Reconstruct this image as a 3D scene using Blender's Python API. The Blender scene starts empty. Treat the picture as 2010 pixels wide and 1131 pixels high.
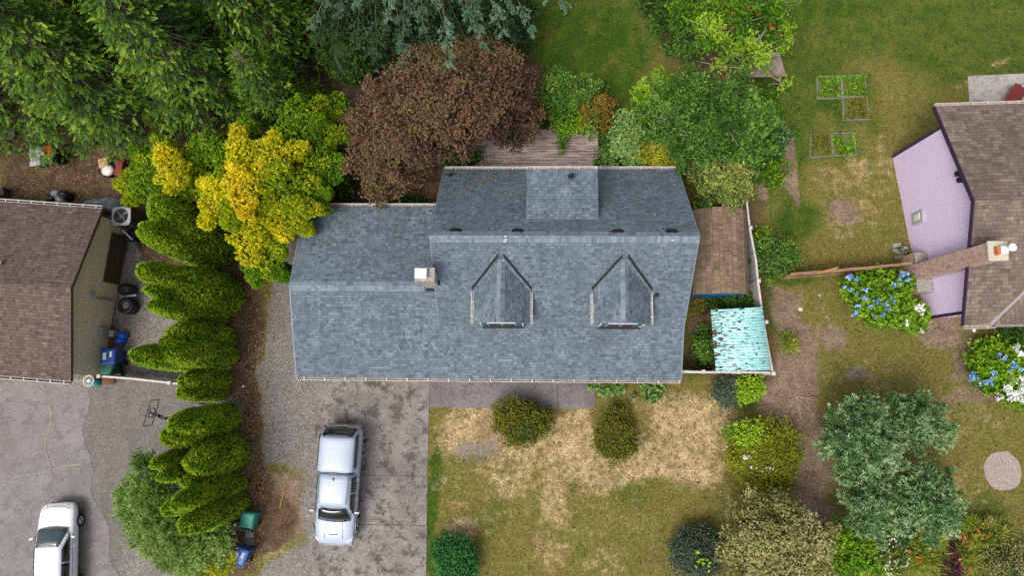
import bpy, math, random
import numpy as np
from mathutils import Matrix, Vector
random.seed(7); RNG = np.random.default_rng(7)
sc = bpy.context.scene
col = sc.collection
R = math.radians

# ------------------------------------------------------------------ camera, sky, sun, exposure
CAM_H = 33.0
def cam_basis(nx, ny, f, psi):
    n = np.array([nx - 1005.0, -(ny - 565.5), -f]); n /= np.linalg.norm(n); u = -n
    x = np.array([1.0, 0, 0]); x -= x.dot(u) * u; x /= np.linalg.norm(x); y = np.cross(u, x)
    c, s = math.cos(psi), math.sin(psi)
    return np.array([c * x + s * y, -s * x + c * y, u])
CR = cam_basis(1045, 740, 1340, R(-0.5))
cd = bpy.data.cameras.new('camera'); cam = bpy.data.objects.new('camera', cd); col.objects.link(cam)
m4 = Matrix([list(CR[0]) + [0], list(CR[1]) + [0], list(CR[2]) + [CAM_H], [0, 0, 0, 1]])
cam.matrix_world = m4
cd.sensor_fit = 'HORIZONTAL'; cd.sensor_width = 36; cd.lens = 24; cd.clip_start = 0.1; cd.clip_end = 2000
sc.camera = cam
def P(px, py, h=0.0):
    """ground survey: the place at height h that a photo point shows"""
    r = CR @ np.array([px - 1005.0, -(py - 565.5), -1340.0]); t = (CAM_H - h) / -r[2]
    return Vector((r[0] * t, r[1] * t, h))

w = bpy.data.worlds.new('World'); sc.world = w; w.use_nodes = True
nt = w.node_tree; bg = nt.nodes['Background']
sky = nt.nodes.new('ShaderNodeTexSky'); sky.sky_type = 'NISHITA'; sky.sun_disc = False
SUN_EL, SUN_AZ = 61, 222           # azimuth clockwise from north
sky.sun_elevation = R(SUN_EL); sky.sun_rotation = R(SUN_AZ)
sky.air_density = 1.0; sky.dust_density = 6.0; sky.ozone_density = 1.0
hsv = nt.nodes.new('ShaderNodeHueSaturation'); hsv.inputs['Saturation'].default_value = .5   # overcast: a greyer sky
nt.links.new(sky.outputs[0], hsv.inputs['Color']); nt.links.new(hsv.outputs[0], bg.inputs[0]); bg.inputs[1].default_value = 0.15
sl = bpy.data.lights.new('sun', 'SUN'); sl.energy = 1.25; sl.angle = R(22); sl.color = (1, .975, .94)
so = bpy.data.objects.new('sun', sl); col.objects.link(so)
a = R(SUN_AZ); e = R(SUN_EL)
d = Vector((math.sin(a) * math.cos(e), math.cos(a) * math.cos(e), math.sin(e)))
so.rotation_euler = d.to_track_quat('Z', 'Y').to_euler(); so.location = d * 60
sc.view_settings.view_transform = 'Standard'; sc.view_settings.look = 'None'
sc.view_settings.exposure = 0.24; sc.view_settings.gamma = 1
sc.cycles.max_bounces = 6; sc.cycles.diffuse_bounces = 3; sc.cycles.transmission_bounces = 3; sc.cycles.transparent_max_bounces = 6
sc.cycles.use_denoising = False

# ------------------------------------------------------------------ helpers
def hx(s, k=1.0):
    s = s.lstrip('#'); o = []
    for i in (0, 2, 4):
        c = int(s[i:i + 2], 16) / 255
        o.append((c / 12.92 if c <= .04045 else ((c + .055) / 1.055) ** 2.4) * k)
    return (o[0], o[1], o[2], 1)
def tag(o, label=None, cat=None, group=None, kind=None):
    if label: o['label'] = label
    if cat: o['category'] = cat
    if group: o['group'] = group
    if kind: o['kind'] = kind
    return o
def empty(name, loc=(0, 0, 0), rz=0, label=None, cat=None, group=None):
    o = bpy.data.objects.new(name, None); col.objects.link(o); o.location = loc; o.rotation_euler = (0, 0, rz)
    o.empty_display_size = .2
    return tag(o, label, cat, group)
def wm(o):
    m = o.matrix_basis.copy()
    return wm(o.parent) @ m if o.parent else m
SPLIT = {'corner_board', 'window_pane', 'rail', 'drip_edge', 'valley_flashing', 'window_trim', 'panel', 'door_panel', 'rake_board', 'wall_board', 'post', 'post_frame', 'deck_fascia', 'chimney_flashing', 'ridge_bracket', 'deck_boards', 'deck_frame'}
class MB:
    def __init__(s): s.V = []; s.F = []; s.M = []
    def v(s, p): s.V.append(tuple(p)); return len(s.V) - 1
    def poly(s, pts, m=0): s.F.append([s.v(p) for p in pts]); s.M.append(m); return s
    def faces(s, pts, fs, m=0):
        b = len(s.V); s.V += [tuple(p) for p in pts]
        for f in fs: s.F.append([b + i for i in f]); s.M.append(m)
        return s
    def box(s, c, d, rz=0, m=0, ry=0, rx=0):
        M = Matrix.Translation(c) @ Matrix.Rotation(rz, 4, 'Z') @ Matrix.Rotation(ry, 4, 'Y') @ Matrix.Rotation(rx, 4, 'X')
        p = [M @ Vector((x * d[0] / 2, y * d[1] / 2, z * d[2] / 2)) for x in (-1, 1) for y in (-1, 1) for z in (-1, 1)]
        return s.faces(p, [(0, 1, 3, 2), (4, 6, 7, 5), (0, 4, 5, 1), (2, 3, 7, 6), (0, 2, 6, 4), (1, 5, 7, 3)], m)
    def b2(s, a, b, m=0): return s.box([(a[i] + b[i]) / 2 for i in range(3)], [abs(b[i] - a[i]) for i in range(3)], 0, m)
    def extr(s, pts, vec, m=0, mside=None):
        n = len(pts); vec = Vector(vec); q = [Vector(p) + vec for p in pts]
        return s.faces(list(pts) + q, [tuple(range(n)), tuple(range(2 * n - 1, n - 1, -1))] + [(i, (i + n), (i + 1) % n + n, (i + 1) % n) for i in range(n)], m)
    def prism(s, pts, z0, z1, m=0, mside=None): return s.extr([(p[0], p[1], z1) for p in pts], (0, 0, z0 - z1), m, mside)
    def slab(s, pts, th=.1, m=0, mside=None): return s.extr(pts, (0, 0, -th), m, mside)
    def tube(s, pts, rs, n=6, m=0, cap=True):
        pts = [Vector(p) for p in pts]
        if not hasattr(rs, '__len__'): rs = [rs] * len(pts)
        rings = []
        for i, p in enumerate(pts):
            t = (pts[min(i + 1, len(pts) - 1)] - pts[max(i - 1, 0)]).normalized()
            a = t.cross(Vector((0, 0, 1)) if abs(t.z) < .95 else Vector((1, 0, 0))).normalized(); b = t.cross(a)
            rings.append([p + (a * math.cos(2 * math.pi * k / n) + b * math.sin(2 * math.pi * k / n)) * rs[i] for k in range(n)])
        return s.loft(rings, True, cap, m)
    def loft(s, rings, closed=True, cap=True, m=0):
        n = len(rings[0]); P_ = [q for r_ in rings for q in r_]; F = []
        for i in range(len(rings) - 1):
            for k in range(n if closed else n - 1):
                F.append((i * n + k, i * n + (k + 1) % n, (i + 1) * n + (k + 1) % n, (i + 1) * n + k))
        if cap: F += [tuple(range(n - 1, -1, -1)), tuple(range((len(rings) - 1) * n, len(rings) * n))]
        return s.faces(P_, F, m)
    def lathe(s, c, prof, n=16, m=0, cap=True):
        return s.loft([[(c[0] + r_ * math.cos(2 * math.pi * k / n), c[1] + r_ * math.sin(2 * math.pi * k / n), c[2] + z) for k in range(n)] for r_, z in prof], True, cap, m)
    def pieces(s):
        par = list(range(len(s.V)))
        def f(i):
            while par[i] != i: par[i] = par[par[i]]; i = par[i]
            return i
        for q in s.F:
            for i in q[1:]: par[f(i)] = f(q[0])
        g_ = {}
        for q, m in zip(s.F, s.M): g_.setdefault(f(q[0]), []).append((q, m))
        out = []
        for fs in g_.values():
            b = MB(); mp = {}
            for q, m in fs: b.F.append([mp.setdefault(i, len(mp)) for i in q]); b.M.append(m)
            b.V = [s.V[i] for i in mp]; out.append(b)
        return out
    def build(s, name, mat, parent=None, smooth=False, bevel=0, local=False, sub=0, wn=False, split=None):
        if split is None: split = name in SPLIT
        if split and parent is not None:
            ps = s.pieces()
            if 1 < len(ps) <= 60: return [b.build(name, mat, parent, smooth, bevel, local, sub, wn, False) for b in ps][0]
        V = s.V
        if parent is not None and not local:
            Mi = wm(parent).inverted(); V = [Mi @ Vector(p) for p in V]
        me = bpy.data.meshes.new(name); me.from_pydata([tuple(p) for p in V], [], s.F)
        mats = mat if isinstance(mat, (list, tuple)) else [mat]
        for q in mats: me.materials.append(q)
        import bmesh
        bm = bmesh.new(); bm.from_mesh(me)
        for f, mi in zip(bm.faces, s.M): f.material_index = mi
        if smooth or sub: bmesh.ops.remove_doubles(bm, verts=bm.verts, dist=1e-4)
        bmesh.ops.recalc_face_normals(bm, faces=bm.faces)
        uvl = bm.loops.layers.uv.new('UVMap')
        for f in bm.faces:
            nrm = f.normal; f.smooth = smooth
            ua = Vector((1, 0, 0)) if abs(nrm.z) > .995 else Vector((0, 0, 1)).cross(nrm).normalized()
            if ua.x < -.01 or (abs(ua.x) < .01 and ua.y < 0): ua = -ua
            va = nrm.cross(ua).normalized()
            if va.z < 0: va = -va
            for l in f.loops: l[uvl].uv = (l.vert.co.dot(ua), l.vert.co.dot(va))
        bm.to_mesh(me); bm.free()
        o = bpy.data.objects.new(name, me); col.objects.link(o)
        if parent is not None: o.parent = parent
        if bevel:
            b = o.modifiers.new('bevel', 'BEVEL'); b.width = bevel; b.segments = 2; b.limit_method = 'ANGLE'; b.angle_limit = R(35)
        if sub:
            b = o.modifiers.new('sub', 'SUBSURF'); b.levels = sub; b.render_levels = sub
        return o
def copy_tree(o, parent=None, loc=None, rz=None, scale=None, label=None):
    c = o.copy(); col.objects.link(c); c.parent = parent
    if loc is not None: c.location = loc
    if rz is not None: c.rotation_euler = (0, 0, rz)
    if scale is not None: c.scale = scale
    if label: c['label'] = label
    for ch in list(o.children): copy_tree(ch, c)
    return c

# ------------------------------------------------------------------ materials
class NG:
    def __init__(s, name):
        s.m = bpy.data.materials.new(name); s.m.use_nodes = True; s.t = s.m.node_tree
        s.b = s.t.nodes['Principled BSDF']; s.out = s.t.nodes['Material Output']
    def n(s, ty, **kw):
        q = s.t.nodes.new('ShaderNode' + ty)
        for k, v in kw.items(): setattr(q, k, v)
        return q
    def l(s, a, b): s.t.links.new(a, b)
    def noise(s, vec, scale, detail=4, rough=.6, dist=0):
        q = s.n('TexNoise'); q.inputs['Scale'].default_value = scale; q.inputs['Detail'].default_value = detail
        q.inputs['Roughness'].default_value = rough; q.inputs['Distortion'].default_value = dist
        if vec is not None: s.l(vec, q.inputs['Vector'])
        return q.outputs['Fac']
    def ramp(s, fac, stops, interp='LINEAR'):
        q = s.n('ValToRGB'); cr = q.color_ramp; cr.interpolation = interp
        while len(cr.elements) < len(stops): cr.elements.new(.5)
        for el, (p, c) in zip(cr.elements, stops):
            el.position = p; el.color = c if hasattr(c, '__len__') else (c, c, c, 1)
        s.l(fac, q.inputs[0]); return q.outputs[0]
    def mix(s, fac, a, b, mode='MIX'):
        q = s.n('Mix', data_type='RGBA', blend_type=mode)
        for v, i in ((fac, 0), (a, 6), (b, 7)):
            if hasattr(v, 'node'): s.l(v, q.inputs[i])
            else: q.inputs[i].default_value = v
        return q.outputs[2]
    def math(s, op, a, b=None, c=None):
        q = s.n('Math', operation=op)
        for i, v in enumerate((a, b, c)):
            if v is None: continue
            if hasattr(v, 'node'): s.l(v, q.inputs[i])
            else: q.inputs[i].default_value = v
        return q.outputs[0]
    def bump(s, h, strength=.5, dist=.02):
        q = s.n('Bump'); q.inputs['Strength'].default_value = strength; q.inputs['Distance'].default_value = dist
        s.l(h, q.inputs['Height']); s.l(q.outputs[0], s.b.inputs['Normal'])
    def coord(s, k='Object'): return s.n('TexCoord').outputs[k]
    def uv(s): return s.n('TexCoord').outputs['UV']
    def pos(s): return s.n('NewGeometry').outputs['Position']
    def fin(s, c, rough=.8, metal=0, spec=.5):
        if hasattr(c, 'node'): s.l(c, s.b.inputs['Base Color'])
        else: s.b.inputs['Base Color'].default_value = c
        s.b.inputs['Roughness'].default_value = rough; s.b.inputs['Metallic'].default_value = metal
        s.b.inputs['Specular IOR Level'].default_value = spec
        return s.m
def mapping(g, vec, sc_=(1, 1, 1), rot=0):
    q = g.n('Mapping'); q.inputs['Scale'].default_value = sc_; q.inputs['Rotation'].default_value = (0, 0, rot)
    g.l(vec, q.inputs[0]); return q.outputs[0]
def plain(name, c, rough=.6, metal=0, var=.12, nscale=6, spec=.5):
    g = NG(name); c = hx(c) if isinstance(c, str) else c
    f = g.noise(g.pos(), nscale, 5, .65)
    k = g.ramp(f, [(.3, 1 - var), (.7, 1 + var)])
    return g.fin(g.mix(1.0, c, k, 'MULTIPLY'), rough, metal, spec)
def shingle(name, c1, c2, dark, stain, moss=None, bw=.30, rh=.145, weather=.35, light=None):
    g = NG(name); uv = g.uv()
    # irregular tab widths: warp u by a stepped noise of the row
    br = g.n('TexBrick'); g.l(uv, br.inputs['Vector'])
    br.inputs['Color1'].default_value = hx(c1); br.inputs['Color2'].default_value = hx(c2); br.inputs['Mortar'].default_value = hx(dark)
    br.inputs['Scale'].default_value = 1; br.inputs['Brick Width'].default_value = bw; br.inputs['Row Height'].default_value = rh
    br.inputs['Mortar Size'].default_value = .009; br.inputs['Mortar Smooth'].default_value = .6; br.offset = .37; br.squash = 1.35; br.squash_frequency = 3
    b2 = g.n('TexBrick'); g.l(uv, b2.inputs['Vector'])
    b2.inputs['Color1'].default_value = (.0, .0, .0, 1); b2.inputs['Color2'].default_value = (1, 1, 1, 1); b2.inputs['Mortar'].default_value = (.5, .5, .5, 1)
    b2.inputs['Scale'].default_value = 1; b2.inputs['Brick Width'].default_value = bw * .62; b2.inputs['Row Height'].default_value = rh
    b2.inputs['Mortar Size'].default_value = 0; b2.offset = .61; b2.offset_frequency = 3; b2.squash = .7
    tabs = g.ramp(b2.outputs[0], [(.0, .62), (.22, .80), (.45, 1.0), (.8, 1.06), (1.0, 1.22)])
    c = g.mix(.85, br.outputs[0], tabs, 'MULTIPLY')
    gr = g.ramp(g.noise(uv, 45, 3, .7), [(.3, .82), (.7, 1.18)]); c = g.mix(1.0, c, gr, 'MULTIPLY')
    big = g.noise(uv, .55, 6, .62, .6); c = g.mix(g.math('MULTIPLY', g.ramp(big, [(.42, 0.0), (.7, 1.0)]), weather), c, hx(stain))
    st = g.noise(mapping(g, uv, (.9, .18, 1)), 2.2, 4, .6); c = g.mix(1.0, c, g.ramp(st, [(.3, .88), (.7, 1.1)]), 'MULTIPLY')
    if light:
        sp = g.noise(uv, 9, 4, .75); c = g.mix(g.ramp(sp, [(.66, 0.0), (.74, .6)]), c, hx(light))
    g.bump(g.math('ADD', br.outputs['Fac'], g.noise(uv, 60, 2)), .5, -.012)
    return g.fin(c, .9, 0, .25)
def siding(name, c, dark, step=.15, var=.06):
    g = NG(name); uv = g.uv(); sp = g.n('SeparateXYZ'); g.l(uv, sp.inputs[0])
    fr = g.math('FRACT', g.math('DIVIDE', sp.outputs[1], step))
    ln = g.ramp(fr, [(0, 1.0), (.10, 1.0), (.13, 0.0), (1, 0.0)])
    k = g.ramp(g.noise(mapping(g, uv, (.4, 3, 1)), 2, 5, .6), [(.3, 1 - var), (.7, 1 + var)])
    base = g.mix(1.0, hx(c), k, 'MULTIPLY')
    g.bump(fr, .6, .02)
    return g.fin(g.mix(g.math('MULTIPLY', ln, .55), base, hx(dark)), .6, 0, .3)
def planks(name, c1, c2, dark, wd=.14, weather='#b8a8a0', axis='u'):
    g = NG(name); uv = g.pos()
    br = g.n('TexBrick'); g.l(uv, br.inputs['Vector']); br.inputs['Color1'].default_value = hx(c1); br.inputs['Color2'].default_value = hx(c2)
    br.inputs['Mortar'].default_value = hx(dark); br.inputs['Scale'].default_value = 1; br.inputs['Brick Width'].default_value = 3.6
    br.inputs['Row Height'].default_value = wd; br.inputs['Mortar Size'].default_value = .012; br.offset = .3
    gr = g.noise(mapping(g, uv, (.6, 16, 1)), 2, 6, .7)
    c = g.mix(g.ramp(gr, [(.42, 0.0), (.56, .9)]), br.outputs[0], hx(weather))
    c = g.mix(1.0, c, g.ramp(g.noise(uv, 1.2, 4), [(.3, .75), (.7, 1.2)]), 'MULTIPLY')
    g.bump(gr, .4, .01)
    return g.fin(c, .9, 0, .2)
def brick(name, c1, c2, mort, wdt=.2, rh=.075):
    g = NG(name); uv = g.uv(); br = g.n('TexBrick'); g.l(uv, br.inputs['Vector'])
    br.inputs['Color1'].default_value = hx(c1); br.inputs['Color2'].default_value = hx(c2); br.inputs['Mortar'].default_value = hx(mort)
    br.inputs['Scale'].default_value = 1; br.inputs['Brick Width'].default_value = wdt; br.inputs['Row Height'].default_value = rh; br.inputs['Mortar Size'].default_value = .01
    c = g.mix(g.ramp(g.noise(g.pos(), 2.5, 5, .7), [(.5, 0.0), (.7, .6)]), br.outputs[0], hx('#5c4e46'))
    c = g.mix(g.ramp(g.noise(g.pos(), 7, 4, .7), [(.46, 0.0), (.66, .75)]), c, hx('#d0bcae'))
    g.bump(br.outputs['Fac'], .6, -.02)
    return g.fin(c, .95, 0, .2)
def concrete(name, base, dark, light, stain=.6, agg=.25, crack=.5, brown=None):
    g = NG(name); p = g.pos()
    c = g.mix(g.ramp(g.noise(p, .55, 8, .68, .8), [(.40, 0.0), (.62, 1.0)]), hx(light), hx(base))
    c = g.mix(g.math('MULTIPLY', g.ramp(g.noise(p, 1.5, 9, .8, .2), [(.50, 0.0), (.58, 1.0)]), stain), c, hx(dark))
    if brown: c = g.mix(g.ramp(g.noise(p, .35, 7, .7, .3), [(.5, 0.0), (.68, .6)]), c, hx(brown))
    c = g.mix(1.0, c, g.ramp(g.noise(p, 16, 5, .85), [(.25, 1 - agg * 1.6), (.75, 1 + agg * 1.6)]), 'MULTIPLY')
    w_ = g.n('TexVoronoi', feature='DISTANCE_TO_EDGE'); w_.inputs['Scale'].default_value = .33
    nv = g.n('TexNoise'); nv.inputs['Scale'].default_value = 1.6; nv.inputs['Detail'].default_value = 5; g.l(p, nv.inputs['Vector'])
    mv = g.mix(.35, p, nv.outputs['Color'], 'LINEAR_LIGHT'); g.l(mv, w_.inputs['Vector'])
    c = g.mix(g.math('MULTIPLY', g.ramp(w_.outputs['Distance'], [(0, 1.0), (.006, 0.0)]), crack), c, hx('#3c3835'))
    g.bump(g.noise(p, 30, 4, .8), .5, .01)
    return g.fin(c, .92, 0, .25)
def foliage(name, stops, trans=.3, rough=.55, spec=.35, gain=1.0):
    g = NG(name); at = g.n('Attribute'); at.attribute_name = 'tint'
    st = [(i / (len(stops) - 1), hx(c, gain)) for i, c in enumerate(stops)]
    c = g.ramp(at.outputs['Fac'], st)
    c = g.mix(1.0, c, g.ramp(g.noise(g.pos(), 1.1, 3, .6), [(.35, .85), (.65, 1.15)]), 'MULTIPLY')
    g.fin(c, rough, 0, spec)
    tr = g.n('BsdfTranslucent'); g.l(c, tr.inputs[0]); mx = g.n('MixShader'); mx.inputs[0].default_value = trans
    g.l(g.b.outputs[0], mx.inputs[1]); g.l(tr.outputs[0], mx.inputs[2]); g.l(mx.outputs[0], g.out.inputs[0])
    return g.m
def glass(name, c='#0b1013', rough=.08):
    g = NG(name); return g.fin(hx(c), rough, 0, .9)

M = {}
M['roof'] = shingle('blue_grey_shingles', '#74818b', '#5d6973', '#49545c', '#4f5a62', weather=.55, bw=.24, rh=.13)
M['roof_cap'] = shingle('blue_grey_ridge_shingles', '#7e8b95', '#73808a', '#5f6b74', '#6a7680', bw=.25, rh=.3, weather=.3)
M['roof_brown'] = shingle('brown_shingles', '#6f6058', '#5a4c46', '#352c28', '#5b4f49', weather=.5, light='#a59684')
M['roof_tan'] = shingle('tan_shingles', '#8a7a6e', '#6e6056', '#453b35', '#5a4f48', weather=.8, bw=.34, rh=.17)
M['roof_shed'] = shingle('old_brown_shingles', '#8c7666', '#76624f', '#3a302a', '#6a6044', weather=.5, bw=.3, rh=.26, light='#9a8878')
M['flash'] = plain('dark_flashing', '#12161a', .7, .0)
M['white'] = plain('white_paint', '#d9d5d0', .5, 0, .06)
M['cream'] = plain('cream_trim', '#c9bba8', .6, 0, .1)
M['gut_in'] = plain('gutter_debris', '#988c84', .9, 0, .35, 5)
M['steel'] = plain('grey_steel', '#8e9194', .4, .6)
M['grey'] = plain('grey_plastic', '#8c8f90', .5)
M['lt_grey'] = plain('light_grey', '#b4b5b3', .6)
M['black'] = plain('black_rubber', '#15161a', .6, 0, .2)
M['black_metal'] = plain('black_metal', '#1b1d20', .45, .2)
M['blue_trim'] = plain('blue_trim', '#1f5e8c', .5)
M['glass'] = glass('window_glass', '#39434c', .12)
M['car_glass'] = glass('car_glass', '#0d1719', .06)
M['siding_blue'] = siding('blue_siding', '#3f6a88', '#21394a')
M['siding_tan'] = siding('tan_siding', '#f0dcc2', '#9c8872', .16)
M['siding_lav'] = siding('lavender_siding', '#ead6f8', '#cfc2dc', .2, .03)
M['purple'] = plain('dark_purple_trim', '#3a2440', .6)
M['chim'] = plain('pale_chimney_render', '#a89e92', .9, 0, .3, 9)
M['conc_cap'] = plain('concrete_cap', '#b9b2a0', .9, 0, .15, 12)
M['brick'] = brick('weathered_red_brick', '#b88c7c', '#966c5c', '#ccbab0')
M['deck'] = planks('weathered_deck_boards', '#8c7a72', '#74605a', '#2e2522')
M['fence_wood'] = planks('fence_boards', '#8b6a4f', '#6d5340', '#2c221b', .1, '#a98b6c')
M['drive'] = concrete('driveway_concrete', '#746e6a', '#4e4642', '#8c8681', .85, .42, .3)
M['walk'] = concrete('aggregate_walk', '#6e6868', '#565050', '#7d7776', .5, .42, 0)
M['ndrive'] = concrete('neighbour_asphalt', '#777370', '#645f5b', '#858180', .6, .42, .3, '#786e68')
M['patio'] = concrete('patio_concrete', '#9a948f', '#6f6863', '#aaa49e', .6, .2, .2)
M['stone'] = plain('grey_gravel', '#8d8077', .95, 0, .5, 28)
M['bark'] = plain('grey_bark', '#6f655a', .95, 0, .35, 14)
M['bark_d'] = plain('brown_bark', '#4b3c30', .95, 0, .35, 14)
M['twig'] = plain('pale_twigs', '#a39c8e', .9, 0, .2, 14)

# ------------------------------------------------------------------ the ground
def vnoise(x, y, s, seed):
    x = x / s; y = y / s; xi = np.floor(x).astype(int); yi = np.floor(y).astype(int); fx = x - xi; fy = y - yi
    fx = fx * fx * (3 - 2 * fx); fy = fy * fy * (3 - 2 * fy)
    def h(a, b): v = np.sin(a * 127.1 + b * 311.7 + seed * 74.7) * 43758.5453; return v - np.floor(v)
    return (h(xi, yi) * (1 - fx) + h(xi + 1, yi) * fx) * (1 - fy) + (h(xi, yi + 1) * (1 - fx) + h(xi + 1, yi + 1) * fx) * fy
def fbm(x, y, s, seed, o=4):
    t = 0; a_ = .5; n_ = 0
    for i in range(o): t = t + a_ * vnoise(x, y, s / 2 ** i, seed + i * 13); n_ += a_; a_ *= .55
    return t / n_
def axis(lo, hi, step, far):
    c = list(np.arange(lo, hi + 1e-6, step)); s_ = step; a_ = c[-1]; b_ = c[0]; up = []; dn = []
    while a_ < far: s_ *= 1.35; a_ += s_; up.append(a_)
    s_ = step
    while b_ > -far: s_ *= 1.35; b_ -= s_; dn.append(b_)
    return np.array(dn[::-1] + c + up)
gx = axis(-31, 28, .14, 400); gy = axis(-11, 24, .14, 400)
GX, GY = np.meshgrid(gx, gy)
wxn = (fbm(GX, GY, 1.6, 3) - .5) * 1.3; wyn = (fbm(GX, GY, 1.6, 9) - .5) * 1.3
LAY = {k: np.zeros_like(GX) for k in ('dry', 'dirt', 'grav', 'lush', 'soil', 'rock', 'weed')}
def blob(k, x, y, rx, ry, a_=1.0, pw=1.6):
    c = P(x, y); sc_ = 1 / 40.6
    dd = np.sqrt(((GX + wxn - c.x) / (rx * sc_)) ** 2 + ((GY + wyn - c.y) / (ry * sc_)) ** 2)
    if k == 'dry' and x > 1580: a_ *= .8
    LAY[k] = np.maximum(LAY[k], a_ * np.clip(1.25 - dd ** pw * .8, 0, 1))
def area(k, pts, soft=.25, a_=1.0, warp=1.0, sub=False):
    q = [P(*p) for p in pts]; X = GX + wxn * warp; Y = GY + wyn * warp; inside = np.zeros(GX.shape, bool); dist = np.full(GX.shape, 1e9)
    for i in range(len(q)):
        a1, b1 = q[i], q[(i + 1) % len(q)]
        c = ((a1.y > Y) != (b1.y > Y)) & (X < (b1.x - a1.x) * (Y - a1.y) / ((b1.y - a1.y) or 1e-9) + a1.x); inside ^= c
        dx, dy = b1.x - a1.x, b1.y - a1.y; t = np.clip(((X - a1.x) * dx + (Y - a1.y) * dy) / (dx * dx + dy * dy + 1e-9), 0, 1)
        dist = np.minimum(dist, np.hypot(X - a1.x - t * dx, Y - a1.y - t * dy))
    sd = np.where(inside, dist, -dist); v = np.clip(.5 + sd / (2 * soft), 0, 1) * a_
    LAY[k] = LAY[k] * (1 - v) if sub else np.maximum(LAY[k], v)
# front lawn, burnt patches
for b in ((930, 850, 75, 45), (1010, 885, 70, 30, .9), (1110, 860, 60, 45), (1120, 888, 26, 20, 1.3), (1140, 840, 20, 30, 1.2), (1350, 820, 90, 55), (1270, 900, 90, 60), (1340, 900, 100, 60, .95),
          (1200, 930, 120, 40, .8), (1080, 960, 40, 90, .75), (990, 930, 60, 50, .7), (905, 1040, 30, 32, .9), (1130, 890, 90, 50, .9), (1085, 1090, 40, 50, .6), (1400, 850, 40, 60, .8),
          (1190, 1110, 50, 40, .5), (1050, 870, 40, 12, 1.2), (860, 950, 20, 40, .45), (960, 1000, 160, 90, .35), (1200, 1040, 160, 90, .33), (870, 860, 30, 60, .5), (1260, 800, 60, 30, .5),
          (1690, 330, 30, 40, .75), (1645, 350, 60, 30, .6), (1700, 410, 25, 60, .6), (1640, 450, 30, 40, .6), (1740, 310, 14, 60, .7), (1730, 360, 20, 60, .5), (1960, 120, 18, 12, .8), (1895, 165, 30, 14, .6), (1930, 50, 90, 60, .25),
          (1700, 560, 120, 20, .35), (1620, 640, 30, 60, .5), (1780, 760, 120, 60, .4), (1900, 830, 90, 60, .5), (1900, 990, 60, 60, .45), (1890, 930, 30, 30, .7), (1700, 740, 120, 30, .4), (1600, 1000, 60, 90, .4),
          (1860, 760, 60, 30, .4), (1440, 1000, 60, 60, .4), (1980, 1000, 40, 60, .3), (540, 1100, 60, 40, .6), (1800, 660, 80, 24, .3), (1680, 200, 60, 60, .2), (700, 790, 1, 1, 0)): blob('dry', *b)
# bare earth
area('dirt', [(1520, 560), (1570, 570), (1600, 700), (1605, 800), (1625, 900), (1630, 1030), (1560, 1020), (1580, 880), (1500, 815), (1500, 740), (1520, 700)], .5)
for b in ((1628, 672, 30, 28), (1560, 330, 14, 70, .9), (1850, 650, 60, 26, .8), (1900, 700, 40, 60, .7), (1940, 770, 90, 22, .8), (1650, 420, 40, 40, .7), (1495, 365, 20, 20), (1605, 600, 16, 40, .3),
          (1690, 750, 40, 16, .6), (1850, 1100, 50, 40), (1380, 640, 20, 60, .8), (1960, 600, 40, 60, .5), (960, 850, 30, 34, .5), (560, 1000, 70, 80, .7)): blob('dirt', *b)
# shaded soil beneath and between the trees
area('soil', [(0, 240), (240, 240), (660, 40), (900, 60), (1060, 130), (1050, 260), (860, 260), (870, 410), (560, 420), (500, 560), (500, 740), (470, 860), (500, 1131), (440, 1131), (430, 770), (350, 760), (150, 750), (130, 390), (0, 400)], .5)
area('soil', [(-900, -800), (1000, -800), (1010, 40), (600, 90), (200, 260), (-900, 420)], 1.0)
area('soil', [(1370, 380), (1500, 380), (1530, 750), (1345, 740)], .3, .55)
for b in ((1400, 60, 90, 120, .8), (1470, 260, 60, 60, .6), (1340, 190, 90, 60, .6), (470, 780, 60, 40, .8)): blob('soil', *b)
area('soil', [(1520, 560), (1600, 560), (1700, 1131), (1560, 1131)], .6, .3)
# gravel side drive
area('grav', [(560, 480), (640, 480), (640, 760), (628, 1060), (615, 1131), (640, 1400), (480, 1400), (500, 1100), (500, 900), (500, 760), (520, 620)], .3, 1)
area('rock', [(100, 745), (330, 745), (460, 800), (440, 900), (260, 940), (240, 1131), (400, 1400), (-300, 1400)], .4, 1)
area('grav', [(250, 440), (330, 560), (480, 640), (480, 900), (400, 1400), (-300, 1400), (-300, 745), (240, 745), (230, 600)], .35, .9)
area('grav', [(440, 540), (505, 560), (512, 760), (505, 1000), (500, 1131), (380, 1131), (430, 800)], .3, 1, sub=True)
area('soil', [(470, 500), (512, 560), (515, 760), (508, 900), (540, 960), (590, 1000), (560, 1070), (500, 1090), (440, 1131), (440, 560)], .35, .9)
area('grav', [(520, 900), (600, 930), (600, 1080), (500, 1131), (500, 960)], .5, .75, sub=True)
blob('soil', 585, 560, 40, 100, .62); blob('grav', 585, 560, 30, 90, .55)
blob('dry', 183, 800, 9, 60, .8); blob('dry', 180, 880, 5, 50, .6); blob('dry', 210, 775, 30, 14, .7); blob('dry', 360, 800, 30, 18, .5); blob('lush', 560, 1110, 60, 36, .9); blob('lush', 612, 800, 6, 60, .9); blob('lush', 545, 1090, 70, 60, .5)
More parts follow.
